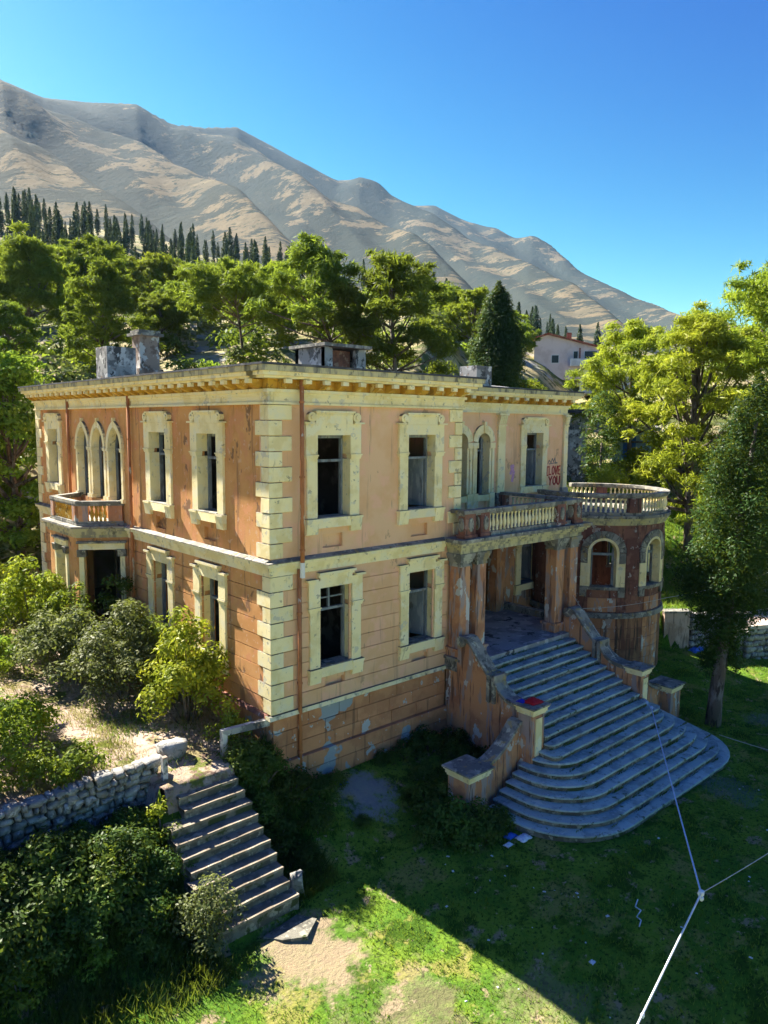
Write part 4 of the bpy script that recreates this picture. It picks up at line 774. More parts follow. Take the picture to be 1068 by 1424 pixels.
for k in range(1, 19):
    zt = PF - .163 * k; P = step_outline(k); Q = step_outline(k, .028)
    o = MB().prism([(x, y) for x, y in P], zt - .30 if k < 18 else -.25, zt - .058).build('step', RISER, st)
    m = MB().prism(Q, zt - .058, zt); t_ = m.build('tread', STEP, o)
    hwk = 2.6 if k <= 9 else ((2.72, 2.95)[k - 10] if k < 12 else 3.2 + (k - 12) * .275); rk = .05 if k <= 9 else .25 if k < 12 else 1.03 + (k - 12) * .20; u_ = SX - hwk + rk; yk = -.85 - .316 * k
    while u_ < SX + hwk - rk - .2:
        l_ = min(random.uniform(.55, 1.25), SX + hwk - rk - u_); dy_ = random.uniform(-.012, .012); dz_ = random.uniform(-.004, .006)
        MB().hexa([(u_ + .006, yk - .036 + dy_, zt - .062), (u_ + l_ - .006, yk - .036 + dy_, zt - .062), (u_ + l_ - .006, yk + .262, zt - .02), (u_ + .006, yk + .262, zt - .02), (u_ + .006, yk - .034 + dy_, zt + .004 + dz_), (u_ + l_ - .006, yk - .034 + dy_, zt + .006 + dz_), (u_ + l_ - .006, yk + .262, zt + .006 + dz_), (u_ + .006, yk + .262, zt + .005 + dz_)]).build('step_stone', STEP, o, bevel=.008); u_ += l_
    bv = t_.modifiers.new('worn_edge', 'BEVEL'); bv.width = .02; bv.segments = 2; bv.limit_method = 'ANGLE'
# string walls with a swept top, ending in scrolls
prof = [(-.60, -2.95), (-.62, -2.78), (-.72, -2.66), (-.88, -2.62), (-1.04, -2.66), (-1.18, -2.78), (-1.36, -3.00), (-1.56, -3.22), (-1.78, -3.44), (-1.90, -3.58), (-2.02, -3.60), (-2.14, -3.70), (-2.34, -3.95), (-2.60, -4.10), (-2.90, -4.16), (-3.2, -4.17)]
for x0, x1 in ((6.42, 6.83), (12.07, 12.52)):
    A = [(x0 + .03, y, B + z - .12) for y, z in prof] + [(x0 + .03, -3.2, -.2), (x0 + .03, -.6, -.2)]; Bq = [(x1 - .03, y, z) for _, y, z in A]
    o = MB().extr(A, Bq).build('string_wall', PORCH, st)
    for e0, e1, za, zb in ((0, 0, -.119, -.02), (.05, .05, -.02, .04)):
        m = MB()
        for (a, za_), (b, zb_) in zip(prof[1:], prof[2:]): m.hexa([(x0 - e0, a, B + za_ + za), (x1 + e1, a, B + za_ + za), (x1 + e1, b, B + zb_ + za), (x0 - e0, b, B + zb_ + za), (x0 - e0, a, B + za_ + zb), (x1 + e1, a, B + za_ + zb), (x1 + e1, b, B + zb_ + zb), (x0 - e0, b, B + zb_ + zb)])
        m.build('string_coping', GREYST, o)
    n = 14; c = (-.80, B - 2.76)
    for r_, e in ((.17, .06), (.085, .09)):
        pts = [(c[0] + r_ * math.cos(2 * math.pi * i / n), c[1] + r_ * math.sin(2 * math.pi * i / n)) for i in range(n)]
        MB().extr([(x0 - e, y, z) for y, z in pts], [(x1 + e, y, z) for y, z in pts]).build('scroll', GREYST, o)
    for y in (-1.93, -2.12): MB().box(x0 - .075, x1 + .075, y - .07, y + .05, B - 4.35, B - 3.50).build('bracket_leaf', GREYST, o)
def pier(x0, x1, y0, y1, zb, zt, panel=True, par=st, mat=PORCH):
    o = MB().box(x0, x1, y0, y1, zb, zt - .26).build('pier', mat, par)
    m = MB()
    for a, b, d in ((-.259, -.20, .03), (-.20, -.09, .06), (-.09, -.045, .10)): m.box(x0 - d, x1 + d, y0 - d, y1 + d, zt + a, zt + b)
    m.build('pier_moulding', CREAM, o); d = .13; MB().box(x0 - d, x1 + d, y0 - d, y1 + d, zt - .044, zt).build('pier_cap', GREYST, o)
    if panel:
        MB().box((x0 + x1) / 2 - .14, (x0 + x1) / 2 + .14, y0 - .03, y0 + .02, zb + .28, zt - .36).build('panel', CREAM, o)
    return o
pL = pier(6.20, 6.74, -3.72, -3.22, .9, B - 3.96); pier(12.10, 12.62, -3.72, -3.22, .9, B - 4.12)
lowL = pier(3.85, 4.60, -3.48, -2.72, -.2, B - 5.26, False); pier(14.28, 14.98, -3.70, -3.0, -.2, B - 5.24, False)
for x0, x1, s in ((4.55, 6.25, 1), (12.56, 14.32, -1)):               # low swept walls between the piers
    ts = [i / 9 for i in range(10)]; hgt = lambda t: B - 5.42 + 1.05 * (t ** 1.9 if t < .9 else .82 + (t - .9) * .2) if True else 0
    pr = [((x0 + (x1 - x0) * t) if s > 0 else (x1 - (x1 - x0) * t), hgt(t)) for t in ts]
    A = [(x, -3.30, z) for x, z in pr] + [(pr[-1][0], -3.30, -.2), (pr[0][0], -3.30, -.2)]; o = MB().extr(A, [(x, -3.02, z) for x, _, z in A]).build('swept_wall', PORCH, st)
    m = MB()
    for (a, za), (b, zb) in zip(pr, pr[1:]): m.hexa([(a, -3.37, za), (b, -3.37, zb), (b, -2.95, zb), (a, -2.95, za), (a, -3.37, za + .10), (b, -3.37, zb + .10), (b, -2.95, zb + .10), (a, -2.95, za + .10)])
    m.build('wall_coping', GREYST, o)

# ------------------------------------------------------------------ garden stairs by the terrace
gs = thing('garden_stairs', 'narrow flight of worn concrete steps climbing from the lawn to the terrace', 'stairs', (-2.35, -2, 0))
for k in range(10):
    zt = 1.90 - .2 * k - .02; yf = -.62 - .275 * k; xl = -3.35 - random.uniform(0, .12) if k > 1 else -2.95; xr = -1.38 + random.uniform(-.03, .03)
    m = MB(); n = 8; top = []
    A = [(xl + (xr - xl) * i / n, yf + random.uniform(-.008, .008), zt - .36) for i in range(n + 1)]; T_ = [(x, y, zt + random.uniform(-.006, .004)) for x, y, _ in A]
    for i in range(n): m.hexa([A[i], A[i + 1], (A[i + 1][0], yf + .45, zt - .36), (A[i][0], yf + .45, zt - .36), T_[i], T_[i + 1], (A[i + 1][0], yf + .45, zt - .01), (A[i][0], yf + .45, zt - .01)])
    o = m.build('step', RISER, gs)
    m = MB(); 
    for i in range(n): m.hexa([(T_[i][0], T_[i][1] - .02, T_[i][2] - .05), (T_[i + 1][0], T_[i + 1][1] - .02, T_[i + 1][2] - .05), (A[i + 1][0], yf + .32, zt - .05), (A[i][0], yf + .32, zt - .05), (T_[i][0], T_[i][1] - .02, T_[i][2] + .012), (T_[i + 1][0], T_[i + 1][1] - .02, T_[i + 1][2] + .012), (A[i + 1][0], yf + .32, zt + .006), (A[i][0], yf + .32, zt + .006)])
    m.build('tread', BROWNSTEP, o)
z = H(-1.85, -3.5); MB().prism([(-2.45, -3.35), (-1.5, -3.22), (-1.25, -3.62), (-1.75, -3.95), (-2.2, -3.7)], z - .1, z + .035).build('landing_slab', RISER, gs)
def rock_mesh(name, seed, sx=1, sy=1, sz=1, n1=9, n2=6):
    r_ = np.random.default_rng(seed); V = []; 
    for i in range(n2 + 1):
        for j in range(n1):
            ph = math.pi * i / n2; th = 2 * math.pi * j / n1
            q = np.array([math.sin(ph) * math.cos(th), math.sin(ph) * math.sin(th), math.cos(ph)]); q = np.sign(q) * np.abs(q) ** r_.uniform(.38, .62)
            q = q * (1 + .13 * r_.standard_normal()) if 0 < i < n2 else q
            V.append(q * np.array([sx, sy, sz]))
    F = [(i * n1 + j, i * n1 + (j + 1) % n1, (i + 1) * n1 + (j + 1) % n1, (i + 1) * n1 + j) for i in range(n2) for j in range(n1)]
    return npmesh(name, V, F, True)
ROCKS = [rock_mesh('stone', 100 + i, .5, .5, .5) for i in range(9)]
for m in ROCKS: m.materials.append(ROCK)
tag(link('boulder', rock_mesh('boulder', 41, .34, .26, .24), ROCK, None, (-2.35, .95, H(-2.35, .95) + .12)), 'grey boulder lying on the bare soil above the garden stairs', 'boulder')
tag(link('boulder', rock_mesh('boulder', 43, .16, .14, .32), ROCK, None, (-1.20, -2.75, H(-1.2, -2.75) + .28)), 'small upright pale stone beside the lower garden steps', 'stone')

# stone retaining walls, every stone its own piece
def stone_wall(name, label, p0, p1, zb0, zb1, zt0, zt1, size, thick, seed, cat='stone wall', d_out=.0, group=None):
    r_ = random.Random(seed); p0, p1 = Vector(p0), Vector(p1); L = (p1 - p0).length; F = Facade(p0, p1 - p0)
    root = thing(name, label, cat, ((p0.x + p1.x) / 2, (p0.y + p1.y) / 2, min(zb0, zb1)), group)
    m = MB().hexa([F(0, -.10, zb0), F(L, -.10, zb1), F(L, -thick, zb1), F(0, -thick, zb0), F(0, -.10, zt0 - .06), F(L, -.10, zt1 - .06), F(L, -thick, zt1 - .06), F(0, -thick, zt0 - .06)]); m.build('wall_core', EARTHJ, root)
    z = 0; n = 0
    while z < 1:
        h = r_.uniform(.75, 1.15) * size; u = -r_.uniform(0, .15)
        hmean = ((zt0 - zb0) + (zt1 - zb1)) / 2
        while u < L:
            w_ = h * r_.choice((.7, .95, 1.2, 1.5, 2.1)) * r_.uniform(.85, 1.15); hs_ = r_.choice((.8, 1, 1, 1.25)); t = min(1, max(0, (u + w_ / 2) / L)); zb = zb0 + (zb1 - zb0) * t; zt = zt0 + (zt1 - zt0) * t
            zc = zb + z * (zt - zb) + h / 2
            if n < 290: link('stone', r_.choice(ROCKS), None, root, F(u + w_ / 2, -.13 + r_.uniform(-.035, .035), zc + r_.uniform(-.02, .02)), rot=(r_.uniform(-.08, .08), r_.uniform(-.12, .12), F.rz + r_.uniform(-.08, .08)), scale=(w_ * .97, .36, h * hs_)); n += 1
            u += w_
        z += h * .97 / hmean
    return root
stone_wall('dry_stone_wall', 'rough dry stone retaining wall holding up the terrace left of the garden stairs', (-8.6, .34), (-3.12, .36), .85, 1.42, 2.28, 2.42, .20, .45, 5)
for i, (x, y, s) in enumerate(((-6.2, .05, .24), (-5.9, .0, .17), (-3.6, .75, .12), (-3.3, .62, .10), (-4.4, .95, .1))):
    pass
# broken concrete beam on a post by the house corner
o = thing('concrete_rail', 'broken concrete rail on a short post beside the house corner', 'rail', (-.75, .12, 2.3))
MB().hexa([(-1.42, .05, 2.72), (-.02, .05, 2.62), (-.02, .20, 2.62), (-1.42, .20, 2.72), (-1.42, .05, 2.86), (-.02, .05, 2.80), (-.02, .20, 2.80), (-1.42, .20, 2.86)]).build('beam', CONC, o); MB().box(-1.42, -1.28, .06, .19, 1.9, 2.719).build('post', CONC, o)
o = MB().box(-3.02, -2.90, .02, .14, 1.9, 2.65).build('stone_post', CONC); tag(o, 'thin upright stone post at the right end of the dry stone wall', 'post')

# ------------------------------------------------------------------ plants
def leaf_quads(P, N, size, aspect=.45, r_=rng, jitter=.35):
    """one small quad per point; N is the direction it faces (roughly)"""
    n = len(P); N = N + r_.normal(0, jitter, (n, 3)); N /= np.linalg.norm(N, axis=1, keepdims=True) + 1e-9
    t = r_.normal(0, 1, (n, 3)); t -= (t * N).sum(1, keepdims=True) * N; t /= np.linalg.norm(t, axis=1, keepdims=True) + 1e-9
    b = np.cross(N, t); s = size * r_.uniform(.6, 1.35, (n, 1)); t = t * s; b = b * s * aspect
    V = np.stack([P - t, P - b * .9 + t * .1, P + t, P + b * .9 + t * .1], 1).reshape(-1, 3); F = np.arange(4 * n).reshape(-1, 4); return V, F
def puff_points(c, rad, n, r_=rng, flat=.6, shell=.55, under=.35):
    d = r_.normal(0, 1, (n, 3)); d /= np.linalg.norm(d, axis=1, keepdims=True)
    d[:, 2] = np.where((d[:, 2] < 0) & (r_.random(n) > under), -d[:, 2], d[:, 2]); rr = r_.uniform(shell, 1.08, (n, 1))
    return np.asarray(c) + d * rr * np.array([rad, rad, rad * flat]), d
def foliage_mesh(name, puffs, per, size, aspect=.4, seed=1, flat=.6, up=.5, shell=.5, under=.35, jitter=.45):
    r_ = np.random.default_rng(seed); VV, FF, o = [], [], 0
    for c, rad in puffs:
        n = max(12, int(per * rad * rad)); P, d = puff_points(c, rad, n, r_, flat, shell, under); d = d + np.array([0, 0, up])
        V, F = leaf_quads(P, d, size, aspect, r_, jitter); VV.append(V); FF.append(F + o); o += len(V)
    return npmesh(name, np.concatenate(VV), np.concatenate(FF))
def pine_shape(seed, h, cw, lean=(0, 0), lo=.35, n=26, rad=(.11, .19), top='round'):
    r_ = np.random.default_rng(seed); puffs = []; tr = MB(); h = h * .90; stem = [(lean[0] * t ** 1.3 * h + .03 * h * math.sin(3 * t + seed), lean[1] * t ** 1.3 * h, h * t * .93) for t in np.linspace(0, 1, 8)]
    tr.tube([(0, 0, -.6)] + stem[1:], [h * .024] + [h * .021 * (1 - .8 * i / 7) for i in range(1, 8)], 7); n = int(n * 1.35)
    for i in range(n):
        t = lo + (1 - lo) * ((i + .5) / n) ** .85; th = i * 2.399 + r_.uniform(-.5, .5); q = (t - lo) / (1 - lo)
        w_ = (math.sin(math.pi * min(1, .22 + .78 * q)) ** .7) * cw * .5
        k = r_.uniform(.35, 1.0) * w_; b = Vector(stem[min(7, int(t * 7))])
        e = Vector((b.x + k * math.cos(th), b.y + k * math.sin(th), h * t + r_.uniform(-.03, .05) * h)); rr = cw * r_.uniform(*rad) * .82
        puffs.append((tuple(e), rr)); s = Vector((b.x * .8, b.y * .8, max(h * .18, b.z * .8)))
        tr.tube([s, (s + e) / 2 + Vector((0, 0, -.02 * h)), e], [h * .009, h * .006, h * .003], 4)
        for _ in range(4): puffs.append((tuple(e + Vector(r_.normal(0, 1, 3)) * rr * .75 * Vector((1, 1, .55)) if False else tuple(e + Vector((r_.normal(0, rr * .8), r_.normal(0, rr * .8), r_.normal(0, rr * .42))))), rr * r_.uniform(.35, .62)))
    puffs.append(((stem[-1][0], stem[-1][1], h * .95), cw * .12)); return puffs, tr
def make_tree(name, label, cat, kind_mat, pos, puffs, trunk, per, size, seed, group=None, aspect=.3, flat=.6, **kw):
    root = thing(name, label, cat, pos, group); tm = trunk.mesh('trunk', True); tm.materials.append(BARK); link('trunk', tm, None, root, local=True)
    cm = foliage_mesh('crown', puffs, per, size, aspect, seed, flat, **kw); cm.materials.append(kind_mat); link('crown', cm, None, root, local=True); return root
def copy_tree(root, pos, label=None, rz=0, sc=1):
    r2 = root.copy(); COL.objects.link(r2); r2.location = pos; r2.rotation_euler = (0, 0, rz); r2.scale = sc if hasattr(sc, '__len__') else (sc,) * 3
    if label: r2['label'] = label
    for c in root.children: k = c.copy(); COL.objects.link(k); k.parent = r2
    return r2
def gp(x, y, dz=-.1): return (x, y, H(x, y) + dz)
def pine(name, label, x, y, ztop, cw, seed, mat=PINEF, per=330, size=.26, group=None, **kw):
    h = ztop - H(x, y); p, t = pine_shape(seed, h, cw, **kw); return make_tree(name, label, 'pine tree', mat, gp(x, y), p, t, per * 1.35, size, seed, group, aspect=.17, jitter=.85, shell=.15, flat=.72)
# pines behind the house
pine('pine_tree', 'tall leaning pine with a bare forked trunk behind the roof hatch', 22.2, 25.2, 22.7, 9.5, 3, PINEF, lean=(-.20, .10), lo=.30, n=20, rad=(.09, .16))
pine('pine_tree', 'big round-topped pine behind the roof, right of the leaning pine', 23.4, 21.0, 21.9, 9.6, 8, PINEF, lo=.22, n=24, rad=(.09, .16))
pine('pine_tree', 'umbrella-shaped pine on one leaning dark trunk above the roof corner', 19.9, 33.6, 22.2, 9.0, 5, PINEF, lean=(-.16, .08), lo=.55, n=18, rad=(.13, .19))
pine('pine_tree', 'dense low-branched pine just left of the chimney stack', 11.6, 40.0, 22.6, 6.6, 11, PINEF, lo=.12, n=26)
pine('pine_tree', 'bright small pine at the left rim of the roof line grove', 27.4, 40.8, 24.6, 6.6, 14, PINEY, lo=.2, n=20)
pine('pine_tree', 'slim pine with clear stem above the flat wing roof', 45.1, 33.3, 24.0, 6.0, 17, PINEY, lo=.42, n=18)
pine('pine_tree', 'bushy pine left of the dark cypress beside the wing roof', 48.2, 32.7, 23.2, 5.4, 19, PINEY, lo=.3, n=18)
pine('pine_tree', 'round-headed pine half hidden behind the big round-topped pine', 47.6, 39.3, 25.2, 6.0, 23, PINEF, lo=.35, n=18)
G1 = 'pines of the grove on the slope behind the villa'
L1 = 'umbrella pine in the crowded grove on the slope behind the villa'
gv = [pine('pine_tree', L1, 11.5, 55.9, 26.8, 8.0, 29, PINEF, per=300, size=.30, group=G1, lo=.4, n=22),
      pine('pine_tree', L1, 19.6, 63.7, 29.2, 10, 31, PINEF, per=260, size=.32, group=G1, lo=.42, n=24),
      pine('pine_tree', L1, 25.6, 61.2, 28.6, 8.0, 37, PINEY, per=300, size=.30, group=G1, lo=.38, n=22)]
for (x, y, zt, k) in ((6.1, 44, 21.2, 0), (23.2, 51.3, 25.6, 1), (36.7, 66.7, 31.8, 2), (56.7, 51.5, 29.4, 0), (21.3, 94.7, 37.5, 1), (28.6, 97.7, 39, 0), (33.3, 90.6, 38, 2), (42.4, 92, 37.3, 1), (50.6, 93.3, 37.8, 0), (59.2, 94, 38, 2), (38.3, 77.2, 33.6, 1), (54.5, 73, 32.4, 2),
                      (15, 74, 32.5, 2), (24, 78, 33.5, 0), (31, 70, 31.2, 1), (8, 66, 30, 1), (3, 60, 28.6, 2), (14, 50, 24.8, 2), (30, 55, 27, 0), (44, 60, 28.6, 1), (66, 70, 31, 2), (72, 58, 28.5, 0), (35, 47, 25, 2), (19, 46, 23.2, 1), (-2, 52, 25, 0), (62, 42, 25, 1), (70, 47, 26, 2),
                      (12, 86, 36, 0), (46, 82, 35, 0), (64, 84, 34.5, 1), (52, 66, 30, 0)):
    src = gv[k]; h0 = (26.8 - H(11.5, 55.9), 29.2 - H(19.6, 63.7), 28.6 - H(25.6, 61.2))[k]; s = (zt - H(x, y)) / h0; s = .75 * max(.55, min(1.5, s)); copy_tree(src, gp(x, y), None, random.uniform(0, 6.28), (s * random.uniform(.9, 1.1), s * random.uniform(.9, 1.1), s))
ORD = 'first second third fourth fifth sixth seventh eighth ninth tenth eleventh twelfth thirteenth fourteenth fifteenth sixteenth seventeenth eighteenth nineteenth twentieth'.split()
rows = {'front': [], 'middle': [], 'rear': []}
for o in COL.objects:
    if o.get('group') == G1:
        v = Vector((o.location.x - CAM.x, o.location.y - CAM.y)); rows['front' if v.length < 82 else 'middle' if v.length < 104 else 'rear'].append((math.atan2(v.x, v.y), o))
for k_, L_ in rows.items():
    for i, (_, o) in enumerate(sorted(L_, key=lambda t: t[0])): o['label'] = 'umbrella pine, %s from the left in the %s row of the grove behind the villa' % (ORD[i], k_)
# pines on the right
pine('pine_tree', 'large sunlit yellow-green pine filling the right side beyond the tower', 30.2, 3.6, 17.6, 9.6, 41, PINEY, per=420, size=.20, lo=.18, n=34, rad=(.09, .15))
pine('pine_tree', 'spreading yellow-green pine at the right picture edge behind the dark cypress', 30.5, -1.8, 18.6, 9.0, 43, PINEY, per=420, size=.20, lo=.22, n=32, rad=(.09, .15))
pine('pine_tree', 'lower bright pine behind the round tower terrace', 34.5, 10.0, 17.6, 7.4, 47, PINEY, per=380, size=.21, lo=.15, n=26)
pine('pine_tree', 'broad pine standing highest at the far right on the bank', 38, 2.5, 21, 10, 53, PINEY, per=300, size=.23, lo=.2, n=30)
h = 12.9 - H(28.7, 8.5); r_ = np.random.default_rng(5)
pf_ = [((.95 * math.cos(i * 2.4) * math.sin(math.pi * (.14 + .8 * i / 34)) ** .8, .95 * math.sin(i * 2.4) * math.sin(math.pi * (.14 + .8 * i / 34)) ** .8, h * (.24 + .70 * i / 34)), .52) for i in range(34)]
make_tree('round_tree', 'small dark ovoid tree on the lit bank right of the wing', 'tree', CYPF, gp(28.7, 8.5), pf_, MB().tube([(0, 0, -.5), (0, 0, h * .6)], [.13, .06], 7), 420, .12, 6, flat=.9)
def cypress_puffs(h, r0, seed, z0=.04, n=60, wob=.25):
    r_ = np.random.default_rng(seed); P = []
    for i in range(n):
        t = z0 + (1 - z0) * (i + .5) / n; q = (t - z0) / (1 - z0); w_ = r0 * (min(1, .35 + 2.6 * q)) * (1 - q ** 2.6) ** .8
        a = i * 2.4 + r_.uniform(-.4, .4); k = w_ * r_.uniform(.35, .75); P.append(((k * math.cos(a), k * math.sin(a), h * t), max(.16, w_ * r_.uniform(.45, .65))))
    return P
x, y = 35.8, 22.5; h = 21.6 - H(x, y)
make_tree('cypress_tree', 'single dark cypress with shaggy side rising behind the flat wing roof', 'cypress', CYPF, gp(x, y), cypress_puffs(h, 2.15, 3, n=200), MB().tube([(0, 0, -.5), (0, 0, h * .8)], [.25, .05], 6), 620, .14, 7, flat=1.5, aspect=.3, shell=.3)
# large dark cypress in front of the right wall
x, y = 15.35, -4.75; z0 = H(x, y); h = 12.3 - z0; r_ = np.random.default_rng(9); P = []
for i in range(210):
    t = .17 + .83 * (i + .5) / 210; q = (t - .17) / .83; w_ = 1.85 * min(1, .34 + 1.9 * q) * (1 - q ** 3.4) ** .75; a = i * 2.4 + r_.uniform(-.5, .5); k = w_ * r_.uniform(.15, .9)
    P.append(((k * math.cos(a) + .75 * q + .2, k * math.sin(a) - .5 * q, h * t), w_ * r_.uniform(.16, .34) + .12))
make_tree('cypress_tree', 'large dark leaning cypress with bare trunk on the shaded lawn right of the staircase', 'cypress', CYPN, (x, y, z0 - .1), P, MB().tube([(0, 0, -.4), (.05, -.03, 1.2), (.22, -.12, 3.2), (.55, -.3, h * .6), (.9, -.5, h * .9)], [.30, .24, .20, .13, .04], 9), 1250, .075, 11, flat=1.3, aspect=.3, shell=.3, jitter=.7)
# cypress plantation at the foot of the mountain
G2 = 'cypresses of the plantation at the foot of the mountain'; L2 = 'narrow dark cypress in the plantation band at the mountain foot'
far = []
for i in range(3):
    far.append(make_tree('cypress_tree', L2, 'cypress', CYPD, (60 + i * 4, 190, H(60 + i * 4, 190)), cypress_puffs(11.5, 1.6 - .12 * i, 60 + i, n=46), MB().tube([(0, 0, -1), (0, 0, 7)], [.2, .05], 4), 60, .42, 20 + i, G2, flat=1.7, aspect=.35))
r_ = random.Random(4); cnt = 0
for px_az, d0, d1, n in ((15, 180, 285, 74), (20, 185, 282, 62), (25, 192, 280, 48), (30, 200, 285, 36), (35, 215, 290, 22), (40, 235, 290, 8), (46.5, 220, 270, 18), (51.5, 190, 260, 16), (54.6, 170, 240, 10)):
    for i in range(n):
        a = R(px_az + r_.uniform(-3.1, 3.1)); d = r_.uniform(d0, d1); x, y = CAM.x + d * math.sin(a), CAM.y + d * math.cos(a)
        if 42.6 < math.degrees(a) < 44.0: continue
        s = r_.uniform(.5, .95); wd_ = s * r_.uniform(.65, 1.05); copy_tree(r_.choice(far), (x, y, H(x, y) - .3), None, r_.uniform(0, 6), (wd_, wd_, s * r_.uniform(.9, 1.2)))

# bushes round the house
def bush(name, label, x, y, rx, ry, hgt, mat, seed, n=26, per=520, size=.075, group=None, cat='bush', aspect=.5, stems=10, z=None, **kw):
    r_ = np.random.default_rng(seed); P = []
    for i in range(n):
        a = r_.uniform(0, 6.283); q = math.sqrt(r_.random()); u = r_.random(); k = q * (1 - .45 * u ** 2)
        P.append(((rx * k * math.cos(a), ry * k * math.sin(a), hgt * (.15 + .75 * u * (1 - .55 * q * q))), r_.uniform(.20, .42) * min(rx, ry, hgt) ** .8 + .08))
    t = MB()
    for i in range(stems):
        c = Vector(P[i % n][0]); t.tube([(c.x * .15, c.y * .15, -.2), (c.x * .6, c.y * .6, c.z * .55), c], [.03, .02, .008], 4)
    o = make_tree(name, label, cat, mat, (x, y, (H(x, y) if z is None else z) - .05), P, t, per, size, seed, group, aspect=aspect, flat=.85, **kw); return o
for c in (): pass
bush('bush', 'tall bright yellow-green shrub against the orange side wall near the house corner', -1.0, 2.6, 1.1, 1.35, 3.7, BUSHY, 1, 46, 900, .07)
bush('bush', 'wide pale grey-green bramble mound in front of the side windows', -1.6, 5.4, 1.5, 2.0, 2.9, BUSHL, 2, 52, 850, .065)
bush('bush', 'leafy green shrub climbing under the lower side windows', -.8, 4.6, .8, 1.1, 3.4, BUSHG, 12, 30, 900, .07)
bush('bush', 'pale bramble heap left of the grey-green mound on the terrace', -2.5, 7.9, 1.5, 1.9, 2.6, BUSHL, 3, 46, 800, .07)
bush('bush', 'sunlit yellow-green bush below the canted bay', -2.4, 11.4, 1.3, 1.8, 3.6, BUSHY, 4, 40, 640, .08)
bush('bush', 'glossy green bush in front of the bay doorway', -1.9, 9.4, 1.0, 1.3, 3.2, BUSHG, 5, 34, 760, .075)
bush('bush', 'dark ivy mass growing out of the bay doorway', -.65, 8.2, .75, 1.1, 3.6, BUSHD, 6, 36, 900, .07)
bush('bush', 'yellow-green bush by the far end of the side wall', -2.6, 15.2, 1.3, 1.8, 2.6, BUSHY, 7, 26, 520, .09)
bush('bush', 'low green weeds along the left margin of the terrace path', -4.4, 9.6, 1.1, 1.8, 1.3, BUSHG, 8, 24, 560, .08)
bush('bush', 'pale dry shrub at the terrace edge by the left margin', -4.3, 12.6, 1.4, 1.8, 2.0, BUSHL, 13, 28, 520, .085)
bush('bush', 'olive-green bush spilling over the top of the dry stone wall', -5.0, 1.35, 1.25, .75, .95, BUSHG, 9, 30, 800, .06)
bush('bush', 'dark green shrub at the left margin above the dry stone wall', -6.5, 2.3, 1.4, 1.3, 2.6, BUSHG, 10, 44, 800, .06)
bush('bush', 'tall dark shrub at the outer left end of the dry stone wall', -8.3, 1.9, 1.4, 1.2, 2.8, BUSHD, 18, 40, 700, .07)
bush('bush', 'mixed green shrub on the terrace edge between the wall and the young pine', -5.2, 3.4, .9, .9, 1.5, BUSHY, 19, 26, 800, .06)
bush('bush', 'tuft of green weeds under the concrete rail at the house corner', -.75, .95, .55, .55, .9, BUSHG, 11, 18, 800, .06)
bush('bush', 'sparse pale sunlit bush at the left foot of the garden stairs', -3.35, -2.75, .75, .65, 1.25, BUSHL, 14, 30, 1100, .045)
bush('bush', 'yellowish straggling shrub along the left edge of the upper garden stairs', -3.35, -.55, .38, .55, 1.0, BUSHY, 15, 20, 1000, .045)
G3 = 'dark brambles covering the shaded bank below the stone wall'; L3 = 'dark bramble clump on the shaded bank below the dry stone wall'
b0 = bush('bramble', L3, -4.6, -.9, .95, .85, .85, BUSHD, 16, 34, 1000, .055, group=G3, cat='bramble')
for (x, y, s) in ((-5.9, -.6, 1.1), (-7.0, -.9, 1.2), (-5.4, -1.7, .9), (-6.6, -1.8, .9), (-4.3, -1.9, .8), (-4.0, -.2, .7), (-7.9, -.3, 1.2), (-5.0, .0, .6), (-7.6, -1.4, .9), (-4.7, -2.5, .5), (-6.9, -.1, .8), (-3.8, -1.3, .7)):
    copy_tree(b0, gp(x, y, -.1), None, random.uniform(0, 6), s)
G7 = 'pale green shrubs among the dark brambles below the stone wall'; L7 = 'paler green loose shrub among the dark brambles below the dry stone wall'
b2 = bush('bramble', L7, -4.9, -1.4, .6, .6, 1.15, BUSHG, 27, 20, 620, .06, group=G7, cat='bramble')
for (x, y, s) in ((-6.0, -1.3, .9), (-7.2, -.9, 1.1), (-5.6, -2.4, .6), (-4.1, -1.0, .7), (-6.9, -2.2, .75)): copy_tree(b2, gp(x, y, -.1), None, random.uniform(0, 6), s)
G4 = 'dark undergrowth at the shaded foot of the front bay'; L4 = 'dark undergrowth clump at the shaded foot of the front bay wall'
b1 = bush('bramble', L4, .2, -.55, .75, .6, 1.05, BUSHD, 17, 30, 1000, .05, group=G4, cat='bramble')
for (x, y, s) in ((-.55, -.35, 1.0), (-.75, -1.2, .9), (.9, -.75, .8), (.4, -1.5, .75), (1.7, -.5, .5), (-.9, -.1, .9), (3.6, -.5, .55), (4.4, -.6, .75), (5.2, -.6, .85), (6.0, -.9, .8), (5.6, -1.6, .9), (5.0, -1.9, .8), (4.2, -1.4, .6), (5.9, -2.5, .8), (3.3, -1.9, .5), (3.4, -3.9, .5), (3.0, -2.9, .45), (-.35, -2.0, .6), (1.5, -1.9, .4), (-1.0, -.75, .8), (3.35, -3.6, .7), (3.7, -4.05, .65), (4.3, -3.95, .55), (3.2, -3.0, .75), (4.9, -2.4, .9), (3.25, -3.35, 1.15), (3.45, -2.5, 1.1), (3.95, -3.95, 1.0), (3.4, -4.0, .9), (4.5, -4.0, .65), (2.7, -3.2, .7), (5.5, -2.75, .8), (6.1, -1.9, .9)):
    copy_tree(b1, gp(x, y, -.1), None, random.uniform(0, 6), s)
